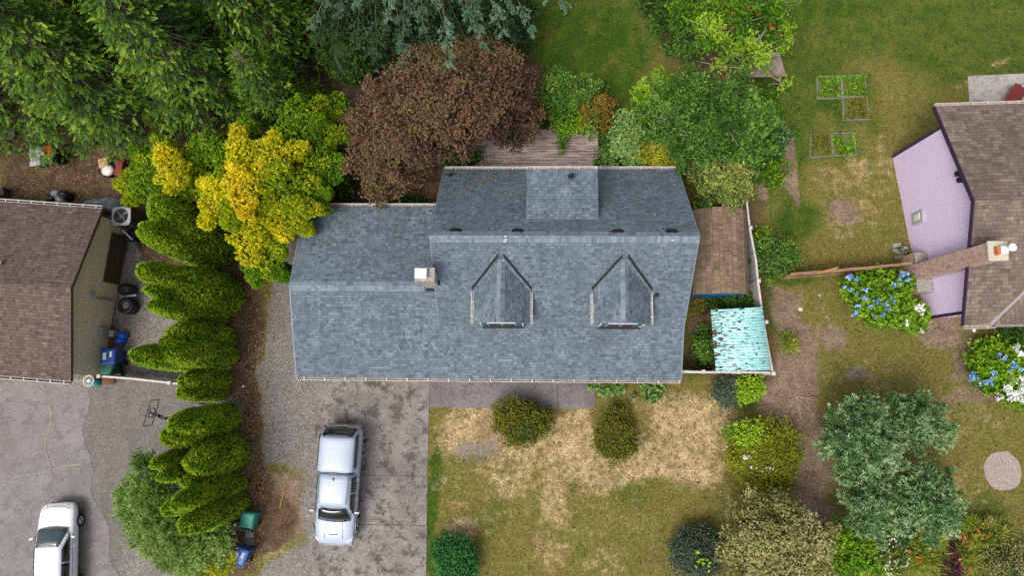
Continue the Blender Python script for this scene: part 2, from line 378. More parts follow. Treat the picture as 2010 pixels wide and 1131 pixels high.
# lush grass
area('lush', [(1020, 0), (1250, 0), (1290, 100), (1260, 260), (1060, 260), (1010, 140), (990, -600), (1700, -600), (1700, 60), (1560, 60), (1500, 200), (1540, 380), (1470, 390), (1450, 0)], .9, .85)
area('lush', [(1000, -800), (3000, -800), (3000, 190), (1850, 190), (1700, 120), (1560, 330), (1480, 380), (1400, 0), (1000, 60)], 1.0, .6)
for b in ((1500, 500, 30, 40), (1560, 290, 40, 60, .8), (1640, 290, 60, 30, .7), (1650, 190, 70, 60, .8), (850, 1000, 14, 160, .9), (1560, 430, 50, 50, .7), (1720, 240, 30, 30, .5), (1370, 690, 20, 50, .8), (1510, 600, 18, 60, .7), (1000, 805, 160, 12, .5),
          (1450, 790, 60, 20, .7), (1310, 780, 60, 16, .6), (1560, 540, 60, 16, .7), (1760, 640, 40, 20, .5), (1940, 1000, 60, 30, .5), (1800, 940, 30, 30, .3), (1560, 400, 30, 60, .6), (960, 1020, 60, 60, .35), (1250, 980, 60, 40, .45), (1230, 1090, 80, 40, .3)): blob('lush', *b)
for b in ((930, 880, 50, 30, .5), (1690, 745, 30, 14, .6), (205, 610, 1, 1, 0)): blob('rock', *b)
area('weed', [(1450, 220), (1540, 150), (1590, 240), (1560, 420), (1480, 430), (1470, 560), (1540, 560), (1560, 480), (1500, 400), (1440, 380)], .5, 1)
for b in ((1650, 170, 60, 40, .8), (1640, 290, 60, 30, .8), (1720, 220, 26, 50, .6), (1690, 90, 60, 60, .3), (1360, 680, 14, 60, .6), (1310, 770, 60, 16, .6), (1010, 806, 150, 8, .4), (550, 1110, 60, 30, .3), (1590, 540, 40, 14, .7)): blob('weed', *b)
nx_, ny_ = len(gx), len(gy)
gz = (fbm(GX, GY, 3.0, 21) - .5) * .10 * np.clip(1, 0, 1)
gz = gz * .06 - .004
me = bpy.data.meshes.new('ground')
vv = np.stack([GX, GY, gz], -1).reshape(-1, 3); me.vertices.add(len(vv)); me.vertices.foreach_set('co', vv.ravel())
ii = (np.arange(ny_ - 1)[:, None] * nx_ + np.arange(nx_ - 1)[None]).ravel()
fq = np.stack([ii, ii + 1, ii + 1 + nx_, ii + nx_], -1)
me.loops.add(fq.size); me.loops.foreach_set('vertex_index', fq.ravel()); me.polygons.add(len(fq))
me.polygons.foreach_set('loop_start', np.arange(len(fq)) * 4); me.polygons.foreach_set('loop_total', np.full(len(fq), 4)); me.update()
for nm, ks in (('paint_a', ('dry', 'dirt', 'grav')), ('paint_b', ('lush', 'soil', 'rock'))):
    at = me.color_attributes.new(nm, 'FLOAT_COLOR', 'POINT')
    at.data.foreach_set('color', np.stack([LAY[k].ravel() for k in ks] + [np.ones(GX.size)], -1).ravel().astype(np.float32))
g = NG('ground_mix'); p = g.pos()
A = g.n('Attribute'); A.attribute_name = 'paint_a'; B = g.n('Attribute'); B.attribute_name = 'paint_b'
sa = g.n('SeparateColor'); g.l(A.outputs['Color'], sa.inputs[0]); sb = g.n('SeparateColor'); g.l(B.outputs['Color'], sb.inputs[0])
n_big = g.noise(p, .45, 6, .6, .3); n_mid = g.noise(p, 1.9, 8, .74, .1); n_fine = g.noise(p, 9, 6, .8); n_spk = g.noise(p, 24, 4, .8)
def edged(m, lo=.3, hi=.7, amp=.9):
    return g.ramp(g.math('ADD', m, g.math('MULTIPLY', g.math('SUBTRACT', n_mid, .5), amp)), [(lo, 0.0), (hi, 1.0)])
grass = g.mix(g.ramp(n_mid, [(.35, 0.0), (.62, 1.0)]), hx('#5f6428'), hx('#807840'))
grass = g.mix(g.ramp(n_big, [(.42, 0.0), (.62, .7)]), grass, hx('#7a6a3a'))
lush = g.mix(g.ramp(n_big, [(.4, 0.0), (.6, 1.0)]), hx('#3c5814'), hx('#52681c'))
lush = g.mix(g.ramp(n_mid, [(.42, 0.0), (.60, .85)]), lush, hx('#335018'))
lush = g.mix(g.ramp(g.noise(p, .8, 7, .7, .2), [(.52, 0.0), (.66, .8)]), lush, hx('#6a682a'))
c = g.mix(edged(sb.outputs[0], .2, .7, .7), grass, lush)
dry = g.mix(g.ramp(n_mid, [(.38, 0.0), (.6, 1.0)]), hx('#9a8660'), hx('#c8ae84'))
dry = g.mix(g.ramp(g.noise(p, 3.3, 6, .75), [(.53, 0.0), (.60, .85)]), dry, hx('#75623e'))
dry = g.mix(1.0, dry, g.ramp(g.noise(p, .7, 6, .7), [(.36, .72), (.5, 1.0), (.66, 1.18)]), 'MULTIPLY')
n_brk = g.math('ADD', sa.outputs[0], g.math('MULTIPLY', g.math('SUBTRACT', g.noise(p, 2.6, 7, .75), .5), 1.7))
c = g.mix(edged(n_brk, .36, .9, .7), c, dry)
dirt = g.mix(g.ramp(n_mid, [(.38, 0.0), (.6, 1.0)]), hx('#75604f'), hx('#94806d'))
c = g.mix(edged(sa.outputs[1]), c, dirt)
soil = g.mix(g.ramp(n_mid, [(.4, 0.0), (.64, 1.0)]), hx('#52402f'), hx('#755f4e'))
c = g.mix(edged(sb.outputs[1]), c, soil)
vg = g.n('TexVoronoi'); vg.inputs['Scale'].default_value = 24; g.l(p, vg.inputs['Vector'])
grav = g.mix(g.ramp(n_mid, [(.40, 0.0), (.66, 1.0)]), hx('#8e8984'), hx('#7f7771'))
grav = g.mix(1.0, grav, g.ramp(vg.outputs['Color'], [(0, .72), (.5, 1.0), (1.0, 1.3)]), 'MULTIPLY')
c = g.mix(edged(sa.outputs[2], .35, .65, .6), c, grav)
c = g.mix(edged(sb.outputs[2]), c, g.mix(g.ramp(n_mid, [(.4, 0.0), (.6, 1.0)]), hx('#75706b'), hx('#827d78')))
sp5 = g.noise(p, 5.5, 5, .7); c = g.mix(1.0, c, g.ramp(sp5, [(.3, .78), (.52, 1.0), (.7, 1.16)]), 'MULTIPLY')
c = g.mix(1.0, c, g.ramp(n_fine, [(.25, .52), (.75, 1.52)]), 'MULTIPLY')
c = g.mix(1.0, c, g.ramp(n_spk, [(.25, .6), (.75, 1.44)]), 'MULTIPLY')
c = g.mix(g.math('MULTIPLY', edged(sb.outputs[2]), .6), c, g.mix(g.ramp(n_mid, [(.4, 0.0), (.6, 1.0)]), hx('#726d68'), hx('#807b76')))
g.bump(g.math('ADD', n_fine, n_spk), .9, .05)
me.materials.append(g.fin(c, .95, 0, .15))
go = bpy.data.objects.new('ground', me); col.objects.link(go); tag(go, 'lawns, bare earth and gravel around the houses', 'ground', kind='structure')

# ------------------------------------------------------------------ foliage engine
def norm(v): return v / (np.linalg.norm(v, axis=-1, keepdims=True) + 1e-9)
def fast_mesh(name, V, Q, tint, mat, parent=None):
    if parent is not None:
        Mi = np.array(wm(parent).inverted()); V = V @ Mi[:3, :3].T + Mi[:3, 3]
    me = bpy.data.meshes.new(name); me.vertices.add(len(V)); me.vertices.foreach_set('co', V.astype(np.float32).ravel())
    me.loops.add(Q.size); me.loops.foreach_set('vertex_index', Q.astype(np.int32).ravel()); me.polygons.add(len(Q))
    me.polygons.foreach_set('loop_start', (np.arange(len(Q)) * 4).astype(np.int32)); me.polygons.foreach_set('loop_total', np.full(len(Q), 4, np.int32))
    at = me.attributes.new('tint', 'FLOAT', 'POINT'); at.data.foreach_set('value', tint.astype(np.float32)); me.update()
    me.materials.append(mat); o = bpy.data.objects.new(name, me); col.objects.link(o)
    if parent is not None: o.parent = parent
    return o
class LV:
    """collects leaf blades: position, long axis, face normal, length, width, tint"""
    def __init__(s): s.a = []
    def add(s, p, d_, nrm, L, W, t):
        n = len(p); L = np.broadcast_to(L, n); W = np.broadcast_to(W, n); t = np.broadcast_to(t, n)
        d_ = norm(d_); side = norm(np.cross(d_, nrm)); up = np.cross(side, d_)
        s.a.append((p, d_, side, up, L, W, t))
    def sprigs(s, p, ax, k, L, W, t, spread=.9, jt=.1):
        """k blades fanning round each axis"""
        n = len(p); P_ = np.repeat(p, k, 0); A = np.repeat(norm(ax), k, 0)
        rnd = norm(RNG.normal(size=(n * k, 3))); d_ = norm(A + rnd * spread); nr = norm(A * .7 + norm(RNG.normal(size=(n * k, 3))) * .6 + np.array([0, 0, .35]))
        LL = np.repeat(np.broadcast_to(L, n), k) * RNG.uniform(.7, 1.2, n * k)
        s.add(P_, d_, nr, LL, LL * (W / (L if np.isscalar(L) else np.mean(L))), np.repeat(np.broadcast_to(t, n), k) + RNG.normal(0, jt, n * k))
    def build(s, name, mat, parent):
        p, d_, sd, up, L, W, t = [np.concatenate([x[i] for x in s.a]) for i in range(7)]
        L = L[:, None]; W = W[:, None]; n = len(p)
        V = np.stack([p, p + d_ * L * .45 + sd * W * .5 + up * L * .06, p + d_ * L - up * L * .08, p + d_ * L * .45 - sd * W * .5 + up * L * .06], 1).reshape(-1, 3)
        Q = np.arange(n * 4).reshape(-1, 4)
        return fast_mesh(name, V, Q, np.clip(np.repeat(t, 4), 0, 1), mat, parent)
def sph(n, top=-1.0):
    z = RNG.uniform(top, 1, n); a_ = RNG.uniform(0, 2 * np.pi, n); r_ = np.sqrt(1 - z * z); return np.stack([r_ * np.cos(a_), r_ * np.sin(a_), z], -1)
def hull(name, c, rad, mat, parent, seg=14, rings=9, noise=.12, zmin=0.0):
    mb = MB(); rr = []
    for i in range(rings + 1):
        th = math.pi * i / rings; ring = []
        for k in range(seg):
            ph = 2 * math.pi * k / seg; q = 1 + random.uniform(-noise, noise)
            ring.append((c[0] + rad[0] * math.sin(th) * math.cos(ph) * q, c[1] + rad[1] * math.sin(th) * math.sin(ph) * q, max(zmin, c[2] + rad[2] * math.cos(th) * q)))
        rr.append(ring)
    mb.loft(rr, True, True); return mb.build(name, mat, parent, smooth=True)
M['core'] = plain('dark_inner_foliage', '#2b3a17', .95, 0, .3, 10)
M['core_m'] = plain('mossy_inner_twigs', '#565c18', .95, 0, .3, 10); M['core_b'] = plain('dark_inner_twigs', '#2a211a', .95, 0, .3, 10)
PAL = {
 'arbor': foliage('arborvitae_scales', ['#4a720e', '#7a9e16', '#a0bc24', '#bcd23c'], .25),
 'cedar': foliage('cedar_sprays', ['#1e3a0a', '#3e6812', '#6a921e', '#a4ba3a'], .26),
 'cedar_y': foliage('yellow_green_cedar_sprays', ['#5c9016', '#94b422', '#bccc28', '#dcd82e'], .38),
 'gold': foliage('golden_leaves', ['#5a8c14', '#92b01c', '#c4cc22', '#f0e42c', '#f4d636'], .4),
 'spruce': foliage('blue_green_needles', ['#34503a', '#4e7052', '#709070', '#98b292'], .15),
 'spruce_d': foliage('dark_green_needles', ['#22361a', '#33502a', '#48683a', '#5f8052'], .15),
 'plum': foliage('copper_leaves', ['#40322a', '#62493a', '#7e604a', '#8a7250', '#747442'], .22),
 'broad': foliage('mid_green_leaves', ['#2c4c16', '#467024', '#659034', '#8cb04a'], .3),
 'bright': foliage('bright_green_leaves', ['#3a6410', '#5c8c18', '#86b024', '#b0d03c'], .32),
 'yellow': foliage('yellow_green_leaves', ['#5c7818', '#8c9c24', '#bcc034', '#d4b838'], .32),
 'laurel': foliage('light_green_laurel', ['#304c1a', '#557430', '#889a48', '#b8b860'], .25),
 'grey': foliage('grey_green_leaves', ['#38602e', '#5a844a', '#8aae70', '#c2d6a6'], .28),
 'tan': foliage('tan_green_leaves', ['#5c6228', '#8a8a4a', '#b0ac70', '#ccc690'], .25),
 'olive': foliage('olive_bronze_leaves', ['#4a6016', '#707e22', '#968830', '#a87a3c'], .28),
 'moss': foliage('moss_green_leaves', ['#6a7414', '#868e1e', '#a0a42a', '#b4b63c'], .3),
 'bluegrn': foliage('slate_green_needles', ['#27322a', '#3a4a3d', '#505f4e', '#66755e'], .1),
 'topiary': foliage('deep_green_scales', ['#1d4a22', '#2c6830', '#3f803c', '#54904a'], .15),
 'feather': foliage('feathery_green_sprays', ['#4a6a1c', '#6a8c34', '#8cab56', '#aec070'], .3),
 'hosta': foliage('pale_green_broad_leaves', ['#3a6626', '#558436', '#7ca250', '#9cb86a'], .3),
 'blue_fl': foliage('blue_petals', ['#5f94c8', '#7cacdc', '#9cc4ea', '#b4d2ee'], .2),
 'white_fl': foliage('white_petals', ['#c8d0b8', '#e4e6dc', '#f2f2ec', '#ffffff'], .2),
 'orange_fl': foliage('orange_petals', ['#c8642c', '#e0803c', '#e8964c', '#eca860'], .2),
 'red_fl': foliage('red_berries', ['#a03c24', '#b84a2c', '#c85a38', '#d06a44'], .2),
 'burg': foliage('burgundy_leaves', ['#3a1c26', '#542a36', '#6a3644', '#7c4450'], .2),
 'blade': foliage('grass_blades', ['#4e6a14', '#7c9228', '#a0ae44', '#c2b868'], .3),
}
def clump(lv, c, rad, n, L, W, t, k=5, spread=.9, top=-.35, inner=.35, droop=0.0, jt=.1, bump=.0, tuft=.13, per=7):
    """n sprigs in tufts through the outer shell of an ellipsoid"""
    m = max(6, n // per); u = sph(m, top); r_ = 1 - inner * RNG.uniform(0, 1, m) ** 1.4 + RNG.normal(0, .05, m)
    if bump: r_ *= 1 + bump * (np.sin(u[:, 0] * 9 + c[0] * 3) * np.sin(u[:, 1] * 8 + c[1] * 5) + .6 * np.sin(u[:, 2] * 11 + u[:, 0] * 7))
    ctr = np.array(c) + u * np.array(rad) * r_[:, None]; out = norm(u / np.array(rad)); tt = RNG.normal(0, .12, m)
    i = RNG.integers(0, m, n); off = RNG.normal(0, 1, (n, 3)); pos = ctr[i] + off * tuft; pos[:, 2] = np.maximum(pos[:, 2], .03)
    ax = out[i] * .9 + off * .55 + np.array([0, 0, .15 - droop]); lift = (off * out[i]).sum(1) + .5 * off[:, 2]
    lv.sprigs(pos, ax, k, L, W, t + tt[i] + .09 * lift, spread, jt)
def bush(name, label, cat, px, py, rx, ry, top, pal, n=700, L=.13, W=.05, k=5, lumps=7, z0=0.0, t=.5, core=True, group=None, spread=.9, lump_r=.5, tuft=.1, seed=None, jt=.12, tv=.16, stemc='bark_d', inner=.35):
    """px,py: middle of the crown in the photo; rx,ry in photo pixels; top in metres"""
    zc = z0 + (top - z0) * .5; c = P(px, py, zc); s_ = (CAM_H - zc) / 1330; RX, RY, RZ = rx * s_, ry * s_, (top - z0) * .55
    root = empty(name, (c.x, c.y, 0), 0, label, cat, group); lv = LV()
    clump(lv, (c.x, c.y, zc), (RX * .86, RY * .86, RZ * .9), int(n * .45), L, W, t, k, spread, inner=inner, jt=jt, bump=.1, tuft=tuft)
    for i in range(lumps):
        a_ = 2.4 * i + random.uniform(-.4, .4); q = math.sqrt((i + .5) / lumps) * (1 - lump_r * .62) * random.uniform(.9, 1.12)
        lc = (c.x + RX * q * math.cos(a_), c.y + RY * q * math.sin(a_), zc + RZ * (.35 - .45 * q * q + random.uniform(-.12, .12)))
        lr = lump_r * random.uniform(.75, 1.15)
        clump(lv, lc, (RX * lr, RY * lr, RZ * .6 * random.uniform(.8, 1.2)), int(n * .6 / lumps), L, W, t + random.gauss(0, tv), k, spread, inner=inner, jt=jt, tuft=tuft)
    lv.build('foliage', PAL[pal], root)
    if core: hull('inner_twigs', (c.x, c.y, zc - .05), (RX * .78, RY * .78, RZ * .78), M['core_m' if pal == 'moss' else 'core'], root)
    mb = MB()
    for i in range(5):
        a_ = i * 1.257; mb.tube([(c.x + .05 * math.cos(a_), c.y + .05 * math.sin(a_), 0), (c.x + RX * .3 * math.cos(a_), c.y + RY * .3 * math.sin(a_), zc)], [.03, .012], 5)
    mb.build('stem', M[stemc], root)
    return root, lv
def limbs(root, base, ends, r0=.16, mat='bark', z1=None, n=7, bend=.3):
    mb = MB(); b = Vector(base); h = max(e_[2] for e_ in ends); top = Vector((b.x, b.y, z1 or h * .45))
    mb.tube([b, b.lerp(top, .5) + Vector((.05, .03, 0)), top], [r0 * 1.25, r0, r0 * .8], 8); mb.build('trunk', M[mat], root, smooth=True)
    mb = MB()
    for e_ in ends:
        e_ = Vector(e_); st = b.lerp(top, random.uniform(.7, 1)); mid = st.lerp(e_, .5) + Vector((random.uniform(-bend, bend), random.uniform(-bend, bend), abs(e_.z - st.z) * .2))
        mb.tube([st, mid, e_], [r0 * .5, r0 * .3, r0 * .1], 5)
    return mb.build('limbs', M[mat], root, smooth=True)

# ------------------------------------------------------------------ hard ground surfaces
def flat(name, pts, mat, label, cat, z=.02, th=.12):
    mb = MB(); mb.prism([(p_[0], p_[1]) for p_ in pts], z - th, z); o = mb.build(name, mat); return tag(o, label, cat, kind='structure')
def PX(pts, h=0): return [P(a_, b_, h) for a_, b_ in pts]
def slabs(name, cells, mat, label, cat, z, root_kind='structure'):
    mb = MB()
    for (x0, y0, x1, y1) in cells: mb.b2((x0, y0, z - .12), (x1, y1, z))
    o = mb.build(name, mat, bevel=.008); return tag(o, label, cat, kind='structure')
slabs('driveway', [(-10.38, -4.70, -4.93, .4), (-10.32, -6.95, -4.91, -4.715), (-10.26, -16, -4.88, -6.965)], M['drive'],
      'stained concrete driveway slabs under the silver pickup', 'driveway', .03)
slabs('walkway', [(-4.915, -1.49, 1.20, .3), (1.22, -1.49, 2.98, .3)], M['walk'], 'dark aggregate walkway along the front of the blue-grey roofed house', 'path', .035)
rim_ = [(170 + 8 * math.sin(y_ * .05) + random.uniform(-2.5, 2.5) + max(0, y_ - 905) * .28, y_) for y_ in range(745, 1400, 9)]
mb = MB(); mb.poly([(q_.x, q_.y, .004) for q_ in PX([(-300, 745)] + rim_ + [(-300, 1400)])]); tag(mb.build('neighbour_driveway', M['ndrive']), 'cracked asphalt drive under the white car', 'driveway', kind='structure')
q = PX([(1899, 149), (2300, 132), (2300, 260), (1906, 260)]); flat('patio', q, M['patio'], 'grey concrete patio behind the lavender house', 'patio', .03)
# curving line of weeds and light joints on the neighbour's drive
mb = MB()
for pts in ([(-10 + 9 * k_, 948 - 2.03 * k_ + 3 * math.sin(k_ * .7) * .5 + random.uniform(-1, 1)) for k_ in range(20)], [(96 + 6 * math.sin(k_ * .5), 790 + 9 * k_) for k_ in range(19)]):
    q = [P(*p_) for p_ in pts]
    for a_, b_ in zip(q, q[1:]):
        d_ = (b_ - a_).normalized(); n_ = Vector((-d_.y, d_.x, 0)) * random.uniform(.015, .03)
        mb.poly([(a_ - n_) + Vector((0, 0, .021)), (b_ - n_) + Vector((0, 0, .021)), (b_ + n_) + Vector((0, 0, .021)), (a_ + n_) + Vector((0, 0, .021))])
tag(mb.build('drive_joint', plain('pale_joint', '#968a7a', .95, 0, .3, 6)), 'pale joint line across the neighbour drive', 'ground', kind='structure')
c_ = P(1968, 925); mb = MB(); ring = [(c_.x + .86 * math.cos(t_) * random.uniform(.96, 1.04), c_.y + .9 * math.sin(t_) * random.uniform(.96, 1.04)) for t_ in [i * math.pi / 16 for i in range(32)]]
mb.prism(ring, -.1, .02); tag(mb.build('gravel_circle', plain('pinkish_gravel', '#9a8a82', .95, 0, .55, 22)), 'round patch of pinkish gravel in the right-hand lawn', 'gravel', kind='structure')
c_ = P(1628, 672)

# ------------------------------------------------------------------ main house
def zN(y): return 6.4 - (y - 5.55) * (3.6 / 3.85)
def zS(y): return 6.4 - (5.55 - y) * (3.214 / 3.4)
def zG(y): return 2.4 + .3575 * (y + .1)
def zGN(y): return zG(3.85) - .3575 * (y - 3.85)
def zSD(y): return 5.58 - (y - 6.43) * .13
def onp(px, py, zf):
    z = 3.0
    for _ in range(12): p_ = P(px, py, z); z = zf(p_.y)
    return P(px, py, z)
H = empty('main_house', (-2, 4.5, 0), 0, 'large house with blue-grey shingle roof, two gabled dormers and a left wing', 'house')
mb = MB()
mb.extr([(6.25, .5, -.1), (6.25, 9.05, -.1), (6.25, 9.05, 2.98), (6.25, 5.55, 6.22), (6.25, 2.2, 3.02), (6.25, .5, 2.42)], (-10.1, 0, 0))
mb.build('wall', M['siding_blue'], H)
mb = MB(); mb.extr([(-3.87, .5, -.1), (-3.87, 7.4, -.1), (-3.87, 7.4, 2.4), (-3.87, 3.85, 3.66), (-3.87, .5, 2.42)], (-6.35, 0, 0)); mb.build('wing_wall', M['siding_blue'], H)
roof = MB()
roof.slab([(-10.6, -.1, zG(-.1)), (6.54, -.1, zG(-.1)), (6.54, 2.18, zG(2.18)), (-4.1, 2.18, zG(2.18)), (-4.1, 3.85, zG(3.85)), (-10.6, 3.85, zG(3.85))], .13)
roof.slab([(-10.6, 3.852, zGN(3.852)), (-4.0, 3.852, zGN(3.852)), (-4.0, 7.76, zGN(7.76)), (-10.6, 7.76, zGN(7.76))], .13)
roof.slab([(-4.1, 2.05, zS(2.05) + .012), (6.54, 2.05, zS(2.05) + .012), (6.54, 5.55, 6.4), (-4.1, 5.55, 6.4)], .13)
roof.slab([(-4.1, 5.552, 6.4), (6.54, 5.552, 6.4), (6.5, 9.4, zN(9.4)), (-4.1, 9.4, zN(9.4))], .13)
RO = roof.build('roof', M['roof'], H)
mb = MB()
mb.slab([(-.28, 6.30, zSD(6.30)), (2.68, 6.30, zSD(6.30)), (2.68, 8.62, zSD(8.62)), (-.28, 8.62, zSD(8.62))], .12); mb.build('flat_dormer_roof', M['roof'], H)
mb = MB(); mb.extr([(-.14, 6.4, 5.3), (-.14, 8.5, 5.18), (-.14, 8.5, 3.2), (-.14, 6.4, 5.0)], (2.68, 0, 0)); mb.build('flat_dormer_wall', M['siding_blue'], H)
# ridge caps: overlapping pieces
mb = MB()
x = -4.13
while x < 6.5:
    x1 = min(x + .3, 6.57)
    for s_ in (-1, 1):
        mb.slab([(x, 5.55, 6.435), (x1 + .02, 5.55, 6.425), (x1 + .02, 5.55 + s_ * .24, 6.425 - .235), (x, 5.55 + s_ * .24, 6.435 - .235)], .02)
    x = x1
mb.build('ridge_cap', M['roof_cap'], H); mb = MB()
x = -10.62
while x < -4.75:
    x1 = min(x + .3, -4.72)
    for s_ in (-1, 1):
        mb.slab([(x, 3.85, zG(3.85) + .035), (x1 + .02, 3.85, zG(3.85) + .025), (x1 + .02, 3.85 + s_ * .22, zG(3.85) - .055), (x, 3.85 + s_ * .22, zG(3.85) - .045)], .018)
    x = x1
mb.build('ridge_cap', M['roof_cap'], H)
# drip edge on the gable rakes
mb = MB()
for X in (-10.62, ): mb.slab([(X, -.1, zG(-.1) + .012), (X + .05, -.1, zG(-.1) + .012), (X + .05, 3.85, zG(3.85) + .012), (X, 3.85, zG(3.85) + .012)], .16); mb.slab([(X, 3.852, zGN(3.852) + .012), (X + .05, 3.852, zGN(3.852) + .012), (X + .05, 7.76, zGN(7.76) + .012), (X, 7.76, zGN(7.76) + .012)], .16)
for X in (6.53, -4.14): mb.slab([(X, 5.552, 6.41), (X + .05, 5.552, 6.41), (X + .05, 9.4, zN(9.4) + .012), (X, 9.4, zN(9.4) + .012)], .16); mb.slab([(X, 2.2, zS(2.2) + .02), (X + .05, 2.2, zS(2.2) + .02), (X + .05, 5.55, 6.41), (X, 5.55, 6.41)], .16)
mb.slab([(6.53, -.1, zG(-.1) + .012), (6.58, -.1, zG(-.1) + .012), (6.58, 2.2, zG(2.2) + .012), (6.53, 2.2, zG(2.2) + .012)], .16)
mb.build('drip_edge', plain('grey_drip_edge', '#6f7d89', .5), H)
def gutter(x0, x1, y, z, parent, s_=-1, step=.93, name='gutter', wd=.12):
    mb = MB(); ya, yb = (y, y + s_ * wd)
    mb.b2((x0, yb, z - .11), (x1, yb + s_ * .018, z), 0); mb.b2((x0, ya, z - .11), (x1, ya - s_ * .015, z - .005), 0); mb.b2((x0, ya, z - .11), (x1, yb, z - .09), 1)
    x = x0 + .3
    while x < x1: mb.b2((x, ya, z - .012), (x + .03, yb, z + .006), 0); x += step
    for X in (x0, x1): mb.b2((X - .008, ya, z - .11), (X + .008, yb, z), 0)
    return mb.build(name, [M['white'], M['gut_in']], parent)
def gutter2(a_, b_, parent, side, step=.93, name='gutter', wd=.12, mats=None, hang=True):
    """gutter between two 3D points; side = outward unit vector"""
    a_, b_, side = Vector(a_), Vector(b_), Vector(side); mb = MB(); u = (b_ - a_).normalized(); L_ = (b_ - a_).length
    def bar(o0, o1, z0, z1, s0=0, s1=None, m=0):
        s1 = L_ if s1 is None else s1; q = []
        for t_ in (s0, s1): q += [a_ + u * t_ + side * o0 + Vector((0, 0, z0)), a_ + u * t_ + side * o1 + Vector((0, 0, z0)), a_ + u * t_ + side * o1 + Vector((0, 0, z1)), a_ + u * t_ + side * o0 + Vector((0, 0, z1))]
        mb.faces(q, [(0, 1, 2, 3), (7, 6, 5, 4), (0, 4, 5, 1), (1, 5, 6, 2), (2, 6, 7, 3), (3, 7, 4, 0)], m)
    bar(wd, wd + .02, -.11, 0); bar(0, .015, -.11, -.006); bar(.015, wd, -.11, -.09, m=1)
    if hang:
        t_ = .3
        while t_ < L_ - .1: bar(.0, wd, -.012, .006, t_, t_ + .03); t_ += step
    return mb.build(name, mats or [M['white'], M['gut_in']], parent)
gutter(-10.55, 6.5, -.1, zG(-.1) - .01, H, -1)
gutter(-10.55, -4.2, 7.76, zGN(7.76) - .01, H, 1); gutter(-4.05, -.3, 9.4, zN(9.4) - .01, H, 1); gutter(2.72, 6.45, 9.4, zN(9.4) - .01, H, 1); gutter(-.26, 2.66, 8.62, zSD(8.62) - .01, H, 1)
# dormers
def dormer(x):
    yf, zr, ze, hw = 2.2, 5.6, 4.52, 1.2; yb = 5.55 - (6.4 - zr) / .9453 + .05; ye = 5.55 - (6.4 - ze) / .9453 + .05
    d_ = MB(); d_.slab([(x - hw, yf, ze), (x, yf, zr), (x, yb, zr), (x - hw, ye, ze)], .09); d_.slab([(x, yf, zr), (x + hw, yf, ze), (x + hw, ye, ze), (x, yb, zr)], .09)
    dr = d_.build('dormer_roof', M['roof'], H)
    m1 = MB(); y = yf - .02
    while y < yb:
        y1 = min(y + .3, yb)
        for s_ in (-1, 1): m1.slab([(x, y, zr + .03), (x, y1, zr + .022), (x + s_ * .17, y1, zr - .13), (x + s_ * .17, y, zr - .122)], .015)
        y = y1
    m1.build('dormer_ridge_cap', M['roof_cap'], dr)
    m2 = MB()
    for s_ in (-1, 1):   # dark valley flashing lying in the angle between the roofs
        a_ = Vector((x + s_ * .1, yb + .06, zS(yb + .06) + .03)); b_ = Vector((x + s_ * (hw + .05), ye - .02, zS(ye - .02) + .03)); w_ = Vector((s_ * .02, .115, .115 * .945))
        m2.slab([a_, b_, b_ + w_, a_ + w_], .02)
    m2.build('valley_flashing', M['flash'], dr)
    m3 = MB(); w_ = hw - .30; yw = yf - .10
    m3.extr([(x - w_, yw + .12, 3.2), (x + w_, yw + .12, 3.2), (x + w_, yw + .12, ze + .16), (x, yw + .12, zr - .14), (x - w_, yw + .12, ze + .16)], (0, 2.2, 0))
    wl = m3.build('dormer_wall', M['siding_blue'], H)
    m4_ = MB()
    for s_ in (-1, 1):
        m4_.b2((x + s_ * (w_ - .05), yw + .06, 3.24), (x + s_ * (w_ + .02), yw + .125, ze + .1))
    m4_.build('corner_board', M['cream'], wl)
    wi = MB(); wi.b2((x - .60, yw + .085, 3.44), (x + .60, yw + .122, 4.8)); win = wi.build('window', M['white'], wl)
    wi = MB()
    for s_ in (-1, 1): wi.b2((x + s_ * .02, yw + .078, 3.47), (x + s_ * .57, yw + .087, 4.76))
    wi.build('window_pane', M['glass'], win)
    ap = MB(); ap.b2((x - w_ - .03, yw - .02, zS(yf) - .02), (x + w_ + .03, yw + .10, zS(yf) + .03)); ap.build('apron_flashing', M['black'], wl)
    bt = MB()
    for s_ in (-1, 1): bt.b2((x + s_ * .64, yw + .085, 3.3), (x + s_ * (w_ - .06), yw + .124, 4.72))
    bt.build('window_trim', M['blue_trim'], wl)
    for s_ in (-1, 1):
        gutter2((x + s_ * hw, yf, ze - .01), (x + s_ * hw, ye - .1, ze - .01), dr, (s_, 0, 0), .6, 'dormer_gutter', .07)
dormer(-1.3); dormer(3.72)
# chimney
X0, X1, Y0, Y1 = -4.58, -3.96, 3.76, 4.20
mb = MB(); mb.b2((X0, Y0, 2.8), (X1, Y1, 6.3)); ch = mb.build('chimney', M['chim'], H)
mb = MB(); mb.b2((X0 - .1, Y0 - .06, 6.3), (X1 + .08, Y1 + .06, 6.4)); mb.build('chimney_cap', plain('stained_cap', '#9b948c', .9, 0, .5, 14), ch, bevel=.01)
mb = MB(); mb.b2((X0 - .02, Y0 + .06, 6.4), (X0 + .38, Y1 - .04, 6.62)); mb.b2((X0 - .05, Y0 + .03, 6.62), (X0 + .41, Y1 - .01, 6.66)); mb.build('flue_cap', plain('white_metal', '#f2efe9', .4), ch, bevel=.01)
mb = MB(); mb.b2((X0 - .04, Y0 - .12, zG(Y0) - .1), (X1 + .1, Y0 - .002, zG(Y0) + .12)); mb.b2((X1 + .002, Y0, 4.3), (X1 + .07, Y1, 4.9)); mb.build('chimney_flashing', M['flash'], ch)
